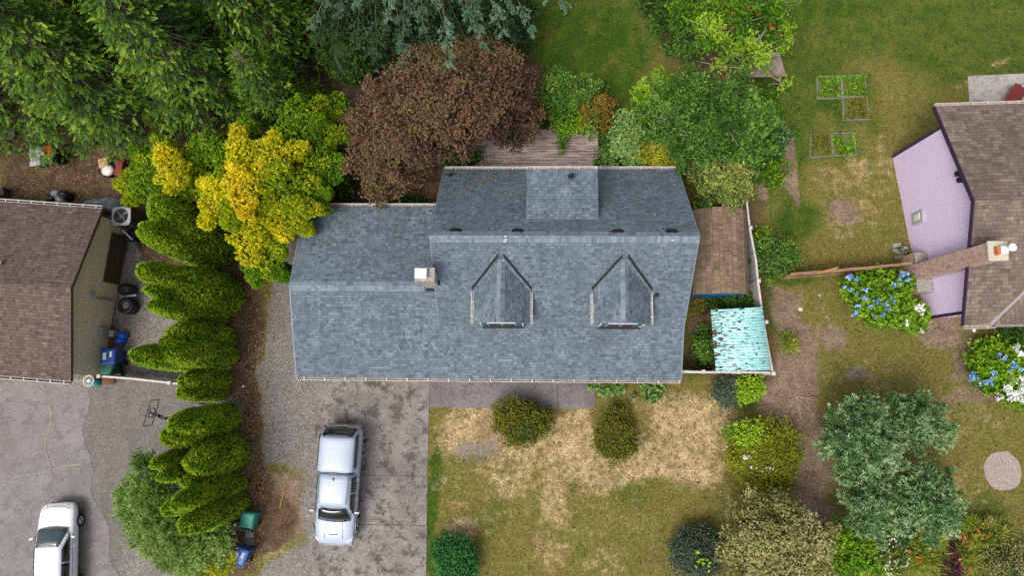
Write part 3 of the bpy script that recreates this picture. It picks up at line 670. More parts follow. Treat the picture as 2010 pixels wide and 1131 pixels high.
# roof vents
for px, py in ((895, 453), (1016, 454), (1212, 455), (1318, 455)):
    p_ = onp(px, py, zN); an = -math.atan(.935)
    mb = MB(); mb.box((p_.x, p_.y, p_.z + .05), (.28, .2, .1), 0, 0, 0, an); mb.box((p_.x, p_.y + .02, p_.z + .02), (.48, .16, .03), 0, 0, 0, an); mb.box((p_.x, p_.y - .08, p_.z + .14), (.24, .03, .02), 0, 1, 0, an)
    mb.build('roof_vent', [M['black'], M['steel']], H, bevel=.006)
for px, py, zf in ((883, 345, zN), (1121, 346, zSD)):
    p_ = onp(px, py, zf); mb = MB(); mb.lathe((p_.x, p_.y, p_.z - .05), [(.05, 0), (.05, .32), (.03, .32)], 10); mb.box((p_.x, p_.y, p_.z + .015), (.26, .22, .02), .4); mb.build('vent_pipe', M['black'], H)
p_ = P(1284, 581, 4.2); mb = MB(); z_ = zS(p_.y); p_ = onp(1286, 582, zS); mb.lathe((p_.x, p_.y, p_.z - .1), [(.07, 0), (.07, .35), (.1, .35), (.1, .42), (.02, .44)], 10); mb.build('vent_pipe', M['black'], H)
mb = MB()
for px, py in ((992, 464), (993, 470), (991, 474), (1321, 471)):
    p_ = P(px, py, 6.46); mb.b2((p_.x - .05, p_.y - .02, 6.38), (p_.x + .05, p_.y + .02, 6.46))
mb.build('ridge_bracket', M['white'], H)
# front doors and windows (under the eaves)
mb = MB(); mb.b2((-9.9, .44, 0), (-5.4, .497, 2.1)); gd = mb.build('garage_door', M['white'], H)
mb = MB()
for k in range(4): mb.b2((-9.85, .425, .06 + k * .52), (-5.45, .44, .5 + k * .52))
mb.build('door_panel', M['white'], gd, bevel=.01)
mb = MB(); mb.b2((-1.0, .44, 0), (0, .497, 2.1)); fd = mb.build('front_door', M['blue_trim'], H)
mb = MB(); mb.lathe((-.12, .42, 1.0), [(.03, 0), (.03, .03)], 8); mb.build('handle', M['steel'], fd)
for x in (-3, 2.2, 4.6):
    mb = MB(); mb.b2((x - .6, .44, .9), (x + .6, .497, 2.05)); q = mb.build('window', M['white'], H)
    mb = MB(); mb.b2((x - .54, .43, .96), (x - .02, .438, 1.99)); mb.b2((x + .02, .43, .96), (x + .54, .438, 1.99)); mb.build('window_pane', M['glass'], q)
mb = MB(); mb.b2((-4.9, .3, -.02), (2.95, .42, .06)); mb.build('brick_edging', M['brick'], H)

# ------------------------------------------------------------------ deck
D = empty('deck', (.5, 10.4, 0), 0, 'weathered brown and grey board deck behind the blue-grey house', 'deck')
mb = MB(); y = 8.3
while y < 12.35:
    mb.b2((-2.95 + random.uniform(-.01, .01), y, .76), (3.14, y + .135, .80)); y += .145
mb.build('deck_boards', M['deck'], D)
mb = MB()
for X in (-2.9, -.8, 1.2, 3.1):
    mb.b2((X - .05, 8.4, .6), (X + .05, 12.3, .757))
    for Y in (8.6, 10.4, 12.2): mb.b2((X - .06, Y - .06, -.1), (X + .06, Y + .06, .6))
mb.build('deck_frame', M['bark_d'], D)
mb = MB(); mb.b2((3.15, 8.3, .55), (3.19, 12.4, .82)); mb.b2((-2.95, 12.41, .55), (3.19, 12.45, .8)); mb.build('deck_fascia', plain('reddish_fascia', '#5c3f35', .9), D)

# ------------------------------------------------------------------ left neighbour house
Lh = empty('brown_roofed_house', (-23, 3.7, 0), 0, 'house at the left edge with mottled brown shingle roof and tan gable wall', 'house')
e1, e2 = P(0, 394, 2.7), P(200, 408, 2.7); dN = (e2 - e1).normalized()
nE, rE, sE = P(200, 409, 2.7), P(138, 566, 4.0), P(138, 749, 2.7)
nW, rW, sW = nE - dN * 13, rE - dN * 13, sE - dN * 13
mb = MB(); mb.slab([nW, nE, rE, rW], .1); mb.slab([rW + Vector((0, -.002, 0)), rE + Vector((0, -.002, 0)), sE, sW], .1); mb.build('roof', M['roof_brown'], Lh)
mb = MB(); t_ = 0
while t_ < 12.9:
    a_ = rE - dN * t_ + Vector((0, 0, .03)); b_ = rE - dN * (t_ + .31) + Vector((0, 0, .022)); q = Vector((dN.y, -dN.x, 0)) * .17
    for s_ in (-1, 1): mb.slab([a_, b_, b_ + q * s_ + Vector((0, 0, -.06)), a_ + q * s_ + Vector((0, 0, -.06))], .018)
    t_ += .3
mb.build('ridge_cap', M['roof_brown'], Lh)
off = -dN * .32; dz = Vector((0, 0, -.14))
def grd(v): return Vector((v.x, v.y, -.1))
wn_, wr_, ws_ = nE.lerp(rE, .07) + off + dz, rE + off + dz, sE.lerp(rE, .07) + off + dz
mb = MB(); mb.extr([grd(wn_), wn_, wr_, ws_, grd(ws_)], -dN * 12); mb.build('wall', M['siding_tan'], Lh)
mb = MB(); 
for a_, b_ in ((nE, rE), (sE, rE)):
    q = dN * .03; mb.slab([a_ + Vector((0, 0, .01)), a_ + q + Vector((0, 0, .01)), b_ + q + Vector((0, 0, .01)), b_ + Vector((0, 0, .01))], .17)
mb.build('rake_board', plain('brown_trim', '#54443a', .7), Lh)
nl = Vector((-dN.y, dN.x, 0))
gutter2(nW, nE, Lh, nl, .62, wd=.11, mats=[M['white'], M['black']]); gutter2(sW, sE, Lh, -nl, .62, wd=.11, mats=[M['white'], M['black']])
p_ = onp(6, 517, lambda y: 4.0 - abs(y - 3.8) * .33); mb = MB(); mb.lathe((p_.x, p_.y, p_.z - .05), [(.07, 0), (.07, .25), (.11, .25), (.11, .32), (.02, .34)], 10); mb.build('roof_vent', M['steel'], Lh)
# things fixed to the tan wall
def wall_pt(y, z, out=.0):   # point on the tan gable wall
    t_ = (y - wn_.y) / (ws_.y - wn_.y); return Vector((wn_.x + (ws_.x - wn_.x) * t_ + out, y, z))
a_, b_ = wall_pt(6.75, 0, .02), wall_pt(4.35, 0, .02)
mb = MB(); mb.extr([a_, b_, b_ + Vector((0, 0, 1.25)), a_ + Vector((0, 0, 1.25))], (.04, 0, 0)); tag(mb.build('dark_board', plain('dark_brown_board', '#4a3d2e', .8, 0, .15, 3)), 'dark brown board leaning low against the tan gable wall', 'board')
pm = wall_pt(3.55, 1.9, .06); mb = MB(); mb.b2((pm.x - .1, pm.y - .14, 1.75), (pm.x + .1, pm.y + .14, 2.15)); mb.build('meter_box', M['lt_grey'], Lh, bevel=.015)
mb = MB(); mb.b2((pm.x - .05, pm.y - .03, .2), (pm.x, pm.y + .01, 1.75)); mb.build('conduit', M['grey'], Lh)
mb = MB(); q = wall_pt(2.0, .6, .1); mb.b2((q.x - .1, q.y - .18, .3), (q.x + .14, q.y + .18, .95)); mb.build('utility_box', M['grey'], Lh, bevel=.01)

# ------------------------------------------------------------------ right neighbour house
Rh = empty('lavender_house', (20, 7, 0), 0, 'house at the right edge with lavender gable wall and tan-brown shingle roof', 'house')
rn, rr, rs = P(1836, 208, 3.9), P(1914, 394, 5.9), P(1893, 640, 3.6)
dE = (P(2010, 199, 3.9) - rn).normalized(); dE = Vector((dE.x, dE.y * .6, 0)).normalized()
EE = dE * 13
mb = MB(); mb.slab([rn, rn + EE, rr + EE, rr], .1); mb.slab([rr + Vector((0, -.002, 0)), rr + EE + Vector((0, -.002, 0)), rs + EE, rs], .1)
# cross gable at the lower right
cg0 = rs + dE * 1.1; rk = cg0 + dE * 2.9 + Vector((.0, -.02, 1.55)); tt = (rk.z - rs.z) / (rr.z - rs.z); top = rs.lerp(rr, tt); vt = top + dE * ((rk - top).dot(dE))
cz = Vector((0, 0, .03)); mb.slab([cg0 + cz, vt + cz, rk + cz], .08); e_ = cg0 + dE * 5.8; mb.slab([rk + cz, vt + cz, e_ + cz], .08)
mb.build('roof', M['roof_tan'], Rh)
mb = MB(); q = Vector((-.07, .09, 0)); mb.slab([cg0 + cz * 2, vt + cz * 2, vt + cz * 2 + q, cg0 + cz * 2 + q], .02); mb.build('valley_flashing', plain('grey_valley', '#8c8484', .6), Rh)
mb = MB(); t_ = 0
while t_ < 12.9:
    a_ = rr + dE * t_ + Vector((0, 0, .03)); b_ = rr + dE * (t_ + .31) + Vector((0, 0, .022)); q = Vector((-dE.y, dE.x, 0)) * .17
    for s_ in (-1, 1): mb.slab([a_, b_, b_ + q * s_ + Vector((0, 0, -.08)), a_ + q * s_ + Vector((0, 0, -.08))], .018)
    t_ += .3
mb.build('ridge_cap', M['roof_tan'], Rh)
wn2, ws2 = P(1752, 308, 0), P(1815, 625, 0)
def on_west(y): t_ = (y - wn2.y) / (ws2.y - wn2.y); return wn2.x + (ws2.x - wn2.x) * t_
yt = rr.y
W0, W1 = Vector((wn2.x, wn2.y, -.1)), Vector((ws2.x, ws2.y, -.1))
zt = lambda y: (rr.z - (y - rr.y) * (rr.z - rn.z) / (rn.y - rr.y) if y > rr.y else rr.z - (rr.y - y) * (rr.z - rs.z) / (rr.y - rs.y)) - .14
prof = [W0, Vector((wn2.x, wn2.y, zt(wn2.y))), Vector((on_west(rr.y), rr.y, zt(rr.y))), Vector((ws2.x, ws2.y, zt(ws2.y))), W1]
mb = MB(); mb.extr(prof, dE * 12); mb.build('wall', M['siding_lav'], Rh)
mb = MB()
for p_ in (wn2, ws2): mb.b2((p_.x - .03, p_.y - .06, -.05), (p_.x + .1, p_.y + .06, zt(p_.y) + .02))
mb.build('corner_board', M['purple'], Rh)
mb = MB()
for a_, b_ in ((rn, rr), (rs, rr)):
    q = -dE * .05; mb.slab([a_ + Vector((0, 0, .012)), a_ + q + Vector((0, 0, .012)), b_ + q + Vector((0, 0, .012)), b_ + Vector((0, 0, .012))], .2)
mb.build('rake_board', M['purple'], Rh)
nr = Vector((-dE.y, dE.x, 0)); gutter2(rn, rn + EE, Rh, nr, .65, wd=.11, mats=[M['cream'], M['gut_in']]); gutter2(rs, rs + dE * 1.3, Rh, -nr, .62, wd=.11, mats=[M['cream'], M['gut_in']]); gutter2(cg0 + dE * .1, cg0 + dE * 5.8, Rh, -nr, 9, wd=.05, mats=[M['lt_grey'], M['gut_in']])
# south window on the side wall
sx = ws2.x + .9; sy = ws2.y - .0
u_ = dE; 
def sw(t_, z, out): return Vector((ws2.x, ws2.y, z)) + dE * t_ - nr * out
mb = MB(); mb.extr([sw(.55, 1.2, .0), sw(1.5, 1.2, 0), sw(1.5, 2.5, 0), sw(.55, 2.5, 0)], -nr * .05); q = mb.build('window', M['white'], Rh)
mb = MB(); mb.extr([sw(.62, 1.27, .052), sw(1.43, 1.27, .052), sw(1.43, 2.43, .052), sw(.62, 2.43, .052)], -nr * .006); mb.build('window_pane', M['glass'], q)
# wall vents under the rake, meter box, small window hood
for px, py in ((1884, 341), (1888, 353)):
    z_ = 5.0
    for _ in range(20): p_ = P(px, py, z_); z_ += (p_.x - (on_west(p_.y) - .16)) * 1.2
    mb = MB(); mb.box((p_.x, p_.y, z_), (.34, .2, .2)); mb.build('wall_vent', M['black'], Rh, bevel=.01)
mb = MB(); Y = P(1791, 427, 1.2).y; X = on_west(Y); mb.b2((X - .1, Y - .28, .7), (X + .02, Y + .28, 1.6)); q = mb.build('hatch', plain('pale_green_grey', '#a8aaa8', .5), Rh, bevel=.02)
mb = MB(); mb.b2((X - .135, Y - .12, .95), (X - .1, Y + .18, 1.4)); mb.build('hatch_door', M['white'], q, bevel=.01)
# brick chimney
mb = MB(); cx0, cx1, cy0, cy1 = 17.66, 18.3, 4.66, 5.34
mb.b2((cx0 + .02, cy0, -.1), (cx1, cy1, 6.35)); CHM = mb.build('brick_chimney', M['brick'], Rh)
mb = MB(); mb.b2((cx0 - .04, cy0 - .05, 6.35), (cx1 + .08, cy1 + .05, 6.45)); mb.build('chimney_cap', M['conc_cap'], CHM, bevel=.02)
mb = MB(); mb.b2((17.82, 4.82, 6.45), (17.95, 5.12, 6.65)); mb.build('clay_flue', plain('orange_clay', '#b8623c', .8), CHM)
mb = MB(); mb.b2((17.96, 4.86, 6.45), (18.22, 5.14, 6.68)); mb.lathe((18.2, 5.04, 6.68), [(.1, 0), (.1, .25), (.15, .26), (.15, .3), (.02, .36)], 14); mb.build('flue_cap', plain('white_metal_b', '#ecebea', .35), CHM)
for y0_, y1_ in ((5.345, 5.9), (4.05, 4.655)):
    mb = MB(); mb.b2((cx0 + .1, y0_, -.1), (18.45, y1_, 1.15)); q = mb.build('chimney_base', M['brick'], CHM)
    mb = MB(); mb.b2((cx0 + .06, y0_ + .0, 1.15), (18.45, y1_ + .0, 1.24)); mb.build('shoulder_slab', plain('grey_mossy_slab', '#8f8d83', .9, 0, .3, 8), q, bevel=.02)

# ------------------------------------------------------------------ garden shed with an arched roof
S = empty('garden_shed', (8.4, 5.7, 0), 0, 'arch-roofed shed with old brown shingles and blue front beside the main house', 'shed')
prof = [(6.85, 1.6), (7.2, 2.35), (7.9, 2.86), (8.5, 3.0), (9.05, 2.92), (9.45, 2.66), (9.72, 2.25), (9.86, 1.7)]
mb = MB()
for (xa, za), (xb, zb) in zip(prof, prof[1:]): mb.slab([(xa, 3.72, za), (xb, 3.72, zb), (xb, 7.62, zb), (xa, 7.62, za)], .06)
mb.build('roof', M['roof_shed'], S)
mb = MB(); y = 3.74
while y < 7.5:
    mb.slab([(8.42, y, 3.015), (8.78, y, 3.015), (8.78, y + .3, 3.005), (8.42, y + .3, 3.005)], .02); y += .31
mb.b2((8.45, 5.1, 3.0), (8.75, 5.55, 3.09)); mb.build('ridge_cap', M['roof_shed'], S)
mb = MB(); w2 = [(7.02, -.1), (7.02, 1.7), (7.3, 2.3), (7.95, 2.76), (8.5, 2.9), (9.0, 2.82), (9.38, 2.56), (9.62, 2.2), (9.72, 1.7), (9.72, -.1)]
mb.extr([(x_, 3.82, z_) for x_, z_ in w2], (0, 3.7, 0)); mb.build('wall', plain('blue_paint', '#1b6596', .6, 0, .15), S)
mb = MB(); mb.b2((7.9, 3.77, 0), (9.1, 3.815, 2.0)); q = mb.build('shed_door', M['blue_trim'], S, bevel=.01); mb = MB(); mb.b2((8.45, 3.74, .9), (8.5, 3.77, 1.1)); mb.build('handle', M['black_metal'], q)
# lean-to of peeling corrugated sheets
g = NG('peeling_turquoise_sheet'); uv = g.pos()
mp = mapping(g, uv, (1.7, 5.5, 1), R(-3)); k1 = g.noise(mp, 2.6, 4, .55, .4)
sx_ = g.n('SeparateXYZ'); g.l(uv, sx_.inputs[0])
gr_ = g.ramp(sx_.outputs[0], [(0, 0.0), (1, 1.0)])
mr = g.n('MapRange'); mr.inputs['From Min'].default_value = 8; mr.inputs['From Max'].default_value = 10.5; mr.inputs['To Min'].default_value = .06; mr.inputs['To Max'].default_value = -.05; g.l(sx_.outputs[0], mr.inputs[0])
peel = g.ramp(g.math('ADD', k1, mr.outputs[0]), [(.565, 0.0), (.58, 1.0)])
rust = g.ramp(g.math('ADD', k1, mr.outputs[0]), [(.60, 0.0), (.62, 1.0)])
base = g.mix(g.ramp(g.noise(mapping(g, uv, (.5, 5, 1)), 1.5, 4), [(.35, 0.0), (.65, 1.0)]), hx('#93d2cf'), hx('#c2eae8'))
base = g.mix(peel, base, hx('#3d6a63')); base = g.mix(rust, base, hx('#5e3a34'))
M['sheet'] = g.fin(base, .35, 0, .4)
Lt = empty('lean_to', (9.2, 1.7, 0), 0, 'lean-to roof of peeling turquoise corrugated sheets in the fence corner', 'lean-to')
A0, B0, C0, D0 = P(1395, 609, 2.2), P(1497, 603, 2.35), P(1512, 727, 2.3), P(1405, 729, 2.1)
mb = MB(); NR, K = 22, 6; prev = None; rings = []
for i in range(NR * K + 1):
    t_ = i / (NR * K); a_ = A0.lerp(D0, t_); b_ = B0.lerp(C0, t_); h_ = .022 * math.cos(2 * math.pi * i / K)
    rings.append([a_ + Vector((0, 0, h_)), a_.lerp(b_, .5) + Vector((0, 0, h_)), b_ + Vector((0, 0, h_))])
mb.loft(rings, False, False); o = mb.build('corrugated_sheet', M['sheet'], Lt, smooth=True); sol = o.modifiers.new('thick', 'SOLIDIFY'); sol.thickness = .006
mb = MB()
for q in (A0, B0, C0, D0): q2 = q.lerp((A0 + C0) / 2, .05); mb.b2((q2.x - .05, q2.y - .05, -.1), (q2.x + .05, q2.y + .05, q.z - .04))
mb.tube([A0 + Vector((0, -.06, -.07)), B0 + Vector((0, -.06, -.07))], .04, 4); mb.tube([D0 + Vector((0, .06, -.07)), C0 + Vector((0, .06, -.07))], .04, 4); mb.build('post_frame', M['bark_d'], Lt)

# ------------------------------------------------------------------ fences
def rail_fence(name, pts, z, label, mat, posts, wd=.09, cat='fence', panel=True, pz=.1, group=None, pmat=None, cap=.13):
    c_ = pts[0]; root = empty(name, (c_.x, c_.y, 0), 0, label, cat, group); mb = MB(); pn = MB()
    for a_, b_ in zip(pts, pts[1:]):
        u = (b_ - a_).normalized(); s_ = Vector((-u.y, u.x, 0)) * wd / 2
        for (z0, z1) in ((z - .1, z), (.15, .25)):
            q = [Vector((v_.x, v_.y, z1)) for v_ in (a_ - s_, b_ - s_, b_ + s_, a_ + s_)]; mb.slab(q, z1 - z0)
        q = [Vector((v_.x, v_.y, z - .1)) for v_ in (a_ - s_ * .4, b_ - s_ * .4, b_ + s_ * .4, a_ + s_ * .4)]; pn.slab(q, z - .25)
    mb.build('rail', mat, root, bevel=.005); pn.build('panel', pmat or mat, root)
    for p_ in posts:
        mb = MB(); mb.box((p_.x, p_.y, (z + pz) / 2 - .05), (cap, cap, z + pz + .1)); mb.box((p_.x, p_.y, z + pz + .012), (cap + .03, cap + .03, .025)); mb.build('post', mat, root, bevel=.006)
    return root
Pz = lambda x_, y_, z=1.8: P(x_, y_, z)
M['vinyl'] = plain('weathered_white_vinyl', '#c4bcb8', .6, 0, .12, 5)
rail_fence('vinyl_fence', [Pz(1463, 372), Pz(1472, 448), Pz(1484, 510), Pz(1488, 552), Pz(1499, 634), Pz(1517, 733)], 1.8, 'pale vinyl fence running past the shed and the turquoise lean-to', M['vinyl'], [Pz(1472, 448), Pz(1488, 552), Pz(1503, 633), Pz(1517, 734)])
rail_fence('vinyl_fence', [Pz(1512, 732), Pz(1448, 731), Pz(1380, 731), Pz(1334, 729)], 1.8, 'short pale vinyl fence from the lean-to corner to the main house', M['vinyl'], [Pz(1448, 731), Pz(1380, 730)])
rail_fence('vinyl_fence', [Pz(196, 739, 1.7), Pz(260, 744, 1.7), Pz(332, 752, 1.7), Pz(360, 755, 1.7)], 1.7, 'pale vinyl fence behind the bins beside the tan gable wall', M['vinyl'], [Pz(196, 739, 1.7), Pz(334, 752, 1.7)])
rail_fence('board_fence', [P(1552, 538, 1.5), P(1620, 533, 1.5), P(1700, 526, 1.5), P(1790, 517, 1.5)], 1.5, 'brown board fence between the vinyl fence and the lavender house', M['fence_wood'], [P(1556, 538, 1.5), P(1640, 531, 1.5), P(1720, 524, 1.5)], wd=.12, pz=.02, cap=.1)
mb = MB(); a_, b_ = P(1604, 536, 1.56), P(1645, 525, 1.56); mb.tube([a_, b_], .035, 4); tag(mb.build('loose_board', plain('orange_board', '#c08a4c', .8)), 'orange-brown loose board lying on the board fence', 'board')

# ------------------------------------------------------------------ raised beds
M['bedwood'] = plain('silvered_timber', '#8a887a', .9, 0, .25, 6)
def bed(pts, label, extra=()):
    q = [P(*p_) for p_ in pts]; c_ = sum(q, Vector()) / len(q); root = empty('raised_bed', (c_.x, c_.y, 0), 0, label, 'garden bed', 'timber framed garden beds')
    for a_, b_ in list(zip(q, q[1:] + q[:1])):
        u = (b_ - a_).normalized(); s_ = Vector((-u.y, u.x, 0)) * .012; mb = MB(); mb.slab([a_ - s_ + Vector((0, 0, .16)), b_ - s_ + Vector((0, 0, .16)), b_ + s_ + Vector((0, 0, .16)), a_ + s_ + Vector((0, 0, .16))], .22); mb.build('board', M['bedwood'], root)
    mb = MB(); mb.poly([v_ + Vector((0, 0, .05)) for v_ in q]); mb.build('soil', plain('bed_soil', '#56602a', .95, 0, .45, 9), root)
    lv = LV(); uu = RNG.uniform(0, 1, (170, 2)); pa = np.array([list(v_) for v_ in q]); ps_ = (pa[0] * (1 - uu[:, :1]) + pa[1] * uu[:, :1]) * (1 - uu[:, 1:]) + (pa[3] * (1 - uu[:, :1]) + pa[2] * uu[:, :1]) * uu[:, 1:]
    ps_[:, 2] = .08 + .1 * RNG.uniform(0, 1, 170); cl_ = (np.sin(ps_[:, 0] * 5) * np.sin(ps_[:, 1] * 4 + len(label))) > -.35; ps_ = ps_[cl_]
    lv.sprigs(ps_, np.tile([0, 0, 1.0], (len(ps_), 1)), 6, .12, .055, RNG.uniform(.1, .8, len(ps_)), 1.1, .12); BEDS.append((lv, root, len(label)))
    return root
BEDS = []
bed([(1601, 152), (1648, 151), (1650, 194), (1603, 195)], 'leftmost timber bed of the upper group, full of yellow-green weeds')
bed([(1650, 150), (1695, 149), (1699, 190), (1652, 192)], 'upper right timber bed with reddish weeds, beside the leftmost bed')
bed([(1652, 194), (1699, 192), (1702, 236), (1654, 237)], 'timber bed directly below the upper right bed')
bed([(1590, 265), (1628, 264), (1632, 307), (1588, 311)], 'dark weedy timber bed, left one of the lower pair')
bed([(1630, 264), (1673, 262), (1678, 305), (1634, 307)], 'timber bed with a bushy green plant, right one of the lower pair')

# ------------------------------------------------------------------ vehicles
def paint(name, c, rough=.25):
    g = NG(name); g.fin(g.mix(1.0, hx(c), g.ramp(g.noise(g.pos(), 3, 4), [(.3, .95), (.7, 1.04)]), 'MULTIPLY'), rough, 0, .5); g.b.inputs['Coat Weight'].default_value = .5; return g.m
M['silver'] = paint('silver_paint', '#a6b2c2', .35); M['car_white'] = paint('white_car_paint', '#e2e4e8', .25); M['chrome'] = plain('chrome', '#c4c8cc', .2, .8)
M['lamp'] = plain('lamp_glass', '#d8dce0', .15); M['tail'] = plain('red_lamp', '#8c1c18', .3)
def ringpts(half):   # half profile (x>=0) from the bottom up to the centre line -> closed ring
    L_ = [(-x_, y_, z_) for x_, y_, z_ in half if x_ > 1e-4]
    return list(half) + L_[::-1]
def body(st, name, mat, par, sub=1):
    mb = MB(); mb.loft([ringpts(s_) for s_ in st], True, True)
    return mb.build(name, mat, par, smooth=True, local=True, sub=sub)
def panel(c4, name, mat, par, bulge=(0, 0, 0), n=6, rim=.0, th=.012):
    """curved sheet through corner points (bl, br, tr, tl)"""
    bl, br, tr, tl = [Vector(q) for q in c4]; bu = Vector(bulge); mb = MB(); rows = []
    for j in range(4):
        v_ = j / 3; rows.append([(bl.lerp(br, i / n)).lerp(tl.lerp(tr, i / n), v_) + bu * (1 - (2 * i / n - 1) ** 2) for i in range(n + 1)])
    mb.loft(rows, False, False); o = mb.build(name, mat, par, smooth=True, local=True); m_ = o.modifiers.new('thick', 'SOLIDIFY'); m_.thickness = th; m_.offset = 0
    return o
def wheel(par, x, y, r=.37, wd=.24):
    s_ = 1 if x > 0 else -1; mb = MB(); pr = [(r * .6, -wd / 2), (r * .93, -wd / 2), (r, -wd * .35), (r, wd * .35), (r * .93, wd / 2), (r * .6, wd / 2)]
    def ring(rr, o_): return [(x + o_, y + rr * math.cos(2 * math.pi * k / 24), r + rr * math.sin(2 * math.pi * k / 24)) for k in range(24)]
    mb.loft([ring(a_, b_) for a_, b_ in pr], True, True); wl = mb.build('wheel', M['black'], par, smooth=False, local=True)
    mb = MB(); mb.loft([ring(r * .6, s_ * wd * .44), ring(r * .57, s_ * wd * .52), ring(.06, s_ * wd * .46)], True, True)
    for k in range(5):
        a_ = k * 1.2566; mb.box((x + s_ * wd * .53, y + r * .3 * math.cos(a_), r + r * .3 * math.sin(a_)), (.02, .08, r * .5), 0, 0, 0, -a_ + math.pi / 2)
    mb.build('rim', M['chrome'], wl, local=True)
def half(y, w_, zt, cr=.05, zb=.32): return [(0, y, zb), (w_ * .86, y, zb), (w_ * .98, y, .5), (w_, y, .78), (w_ * .985, y, zt - .12), (w_ * .93, y, zt - .01), (w_ * .6, y, zt + cr * .7), (0, y, zt + cr)]
T = empty('pickup_truck', (-8.90, -5.03, .03), R(177.7), 'silver double cab pickup with a matching canopy parked on the concrete driveway', 'pickup truck')
body([half(-2.70, .80, .72, 0, .45), half(-2.66, .88, 1.0), half(-2.45, .915, 1.09), half(-1.2, .925, 1.09), half(-.6, .925, 1.1), half(.6, .925, 1.1), half(1.3, .925, 1.10, .06), half(1.9, .915, 1.07, .07), half(2.3, .88, 1.0, .07), half(2.55, .80, .93, .05), half(2.68, .66, .78, .02, .45)], 'body', M['silver'], T)
def can(y, k, wb=.87, wt=.77, z0=1.04, z1=1.80, cr=.055): return [(0, y, z0), (wb, y, z0), (wb - .01, y + k * .2, z0 + .17), (wt + .06, y + k * .82, z1 - .12), (wt - .02, y + k * .98, z1 - .02), (wt * .6, y + k, z1 + cr * .7), (0, y + k, z1 + cr)]
body([can(-2.64, .42), can(-2.50, .34), can(-1.9, .05), can(-.78, -.0), can(-.63, -.0)], 'canopy', M['silver'], T)
body([can(-.625, .0, .87, .68, 1.04, 1.74, .03), can(-.45, .0, .885, .70, 1.04, 1.75, .03), can(.35, -.0, .89, .70, 1.04, 1.75, .03), can(1.05, -.32, .87, .68, 1.04, 1.72, .03), can(1.55, -.80, .82, .60, 1.04, 1.66, .03)], 'cab', M['silver'], T)
panel([(-.76, 1.50, 1.12), (.76, 1.50, 1.12), (.59, .92, 1.69), (-.59, .92, 1.69)], 'windscreen', M['car_glass'], T, (0, .10, .03))
panel([(-.74, -2.625, 1.14), (.74, -2.625, 1.14), (.68, -2.29, 1.74), (-.68, -2.29, 1.74)], 'rear_window', M['car_glass'], T, (0, -.02, 0), th=.03)
for s_ in (-1, 1):
    panel([(s_ * .868, -2.38, 1.24), (s_ * .868, -.86, 1.24), (s_ * .845, -.9, 1.64), (s_ * .845, -2.3, 1.64)], 'canopy_window', M['car_glass'], T, (0, 0, 0), th=.02)
    for y0_, y1_, y2_, y3_ in ((-.5, .22, .2, -.42), (.3, 1.24, .86, .28)):
        panel([(s_ * .888, y0_, 1.17), (s_ * .884, y1_, 1.17), (s_ * .785, y2_, 1.61), (s_ * .785, y3_, 1.61)], 'side_window', M['car_glass'], T, th=.02)
    for y in (-1.72, 1.72):
        wheel(T, s_ * .80, y)
        mb = MB(); rg = []
        for o_ in (.0, .045): rg.append([(s_ * (.885 + o_), y + .46 * math.cos(a_), .40 + .46 * math.sin(a_)) for a_ in [math.pi * k / 12 for k in range(13)]])
        mb.loft(rg, False, False); mb.loft([rg[1], [(s_ * .93, y + .40 * math.cos(a_), .40 + .40 * math.sin(a_)) for a_ in [math.pi * k / 12 for k in range(13)]]], False, False); mb.build('wheel_arch', M['silver'], T, local=True)
    mb = MB(); mb.box((s_ * 1.03, 1.12, 1.2), (.22, .1, .16), 0, 0, 0, 0); mb.box((s_ * .92, 1.1, 1.14), (.1, .05, .05)); mb.build('wing_mirror', M['silver'], T, local=True, bevel=.03)
    mb = MB(); mb.faces([(s_ * .62, 2.60, .82), (s_ * .82, 2.44, .84), (s_ * .86, 2.2, .96), (s_ * .80, 2.28, 1.02), (s_ * .6, 2.52, .95)], [(0, 1, 2, 3, 4)]); o = mb.build('headlight', M['lamp'], T, local=True); m_ = o.modifiers.new('t', 'SOLIDIFY'); m_.thickness = .05; m_.offset = 0
    mb = MB(); mb.box((s_ * .85, -2.63, .88), (.09, .09, .34)); mb.build('tail_light', M['tail'], T, local=True, bevel=.02)
    for y in (-.3, .55): mb = MB(); mb.box((s_ * .935, y, .98), (.03, .18, .035)); mb.build('door_handle', M['chrome'], T, local=True, bevel=.01)
    mb = MB(); mb.tube([(s_ * .66, -.5, 1.77), (s_ * .66, .3, 1.775), (s_ * .62, .72, 1.76)], .012, 5); mb.build('roof_seam', M['black'], T, local=True)
    mb = MB(); mb.tube([(s_ * .42, 2.35, 1.075), (s_ * .36, 1.55, 1.155)], .014, 5); mb.build('hood_crease', M['silver'], T, local=True)
for y, h_ in ((-.63, 1.775),):
    mb = MB(); mb.tube([(-.80, y, 1.3), (-.68, y, h_ - .02), (0, y, h_ + .03), (.68, y, h_ - .02), (.80, y, 1.3)], .014, 5); mb.build('cab_gap', M['black'], T, local=True)
mb = MB(); mb.box((.02, -.64, 1.835), (.36, .07, .03)); mb.build('brake_light', M['car_glass'], T, local=True, bevel=.01)
mb = MB(); mb.box((0, -.40, 1.83), (.035, .12, .07)); mb.build('antenna', M['black'], T, local=True, bevel=.01)
mb = MB(); mb.box((0, 1.98, 1.115), (.46, .30, .03), 0, 0, 0, -.06); mb.build('hood_scoop', M['silver'], T, local=True, bevel=.02)
mb = MB(); mb.box((0, 2.15, 1.115), (.4, .02, .035)); mb.build('scoop_mouth', M['black'], T, local=True)
mb = MB(); mb.b2((-.8, -2.75, .42), (.8, -2.66, .60)); mb.build('rear_bumper', M['grey'], T, local=True, bevel=.03)
mb = MB(); mb.b2((-.78, 2.56, .38), (.78, 2.72, .60)); mb.b2((-.5, 2.6, .64), (.5, 2.7, .86)); mb.build('front_bumper', M['grey'], T, local=True, bevel=.04)
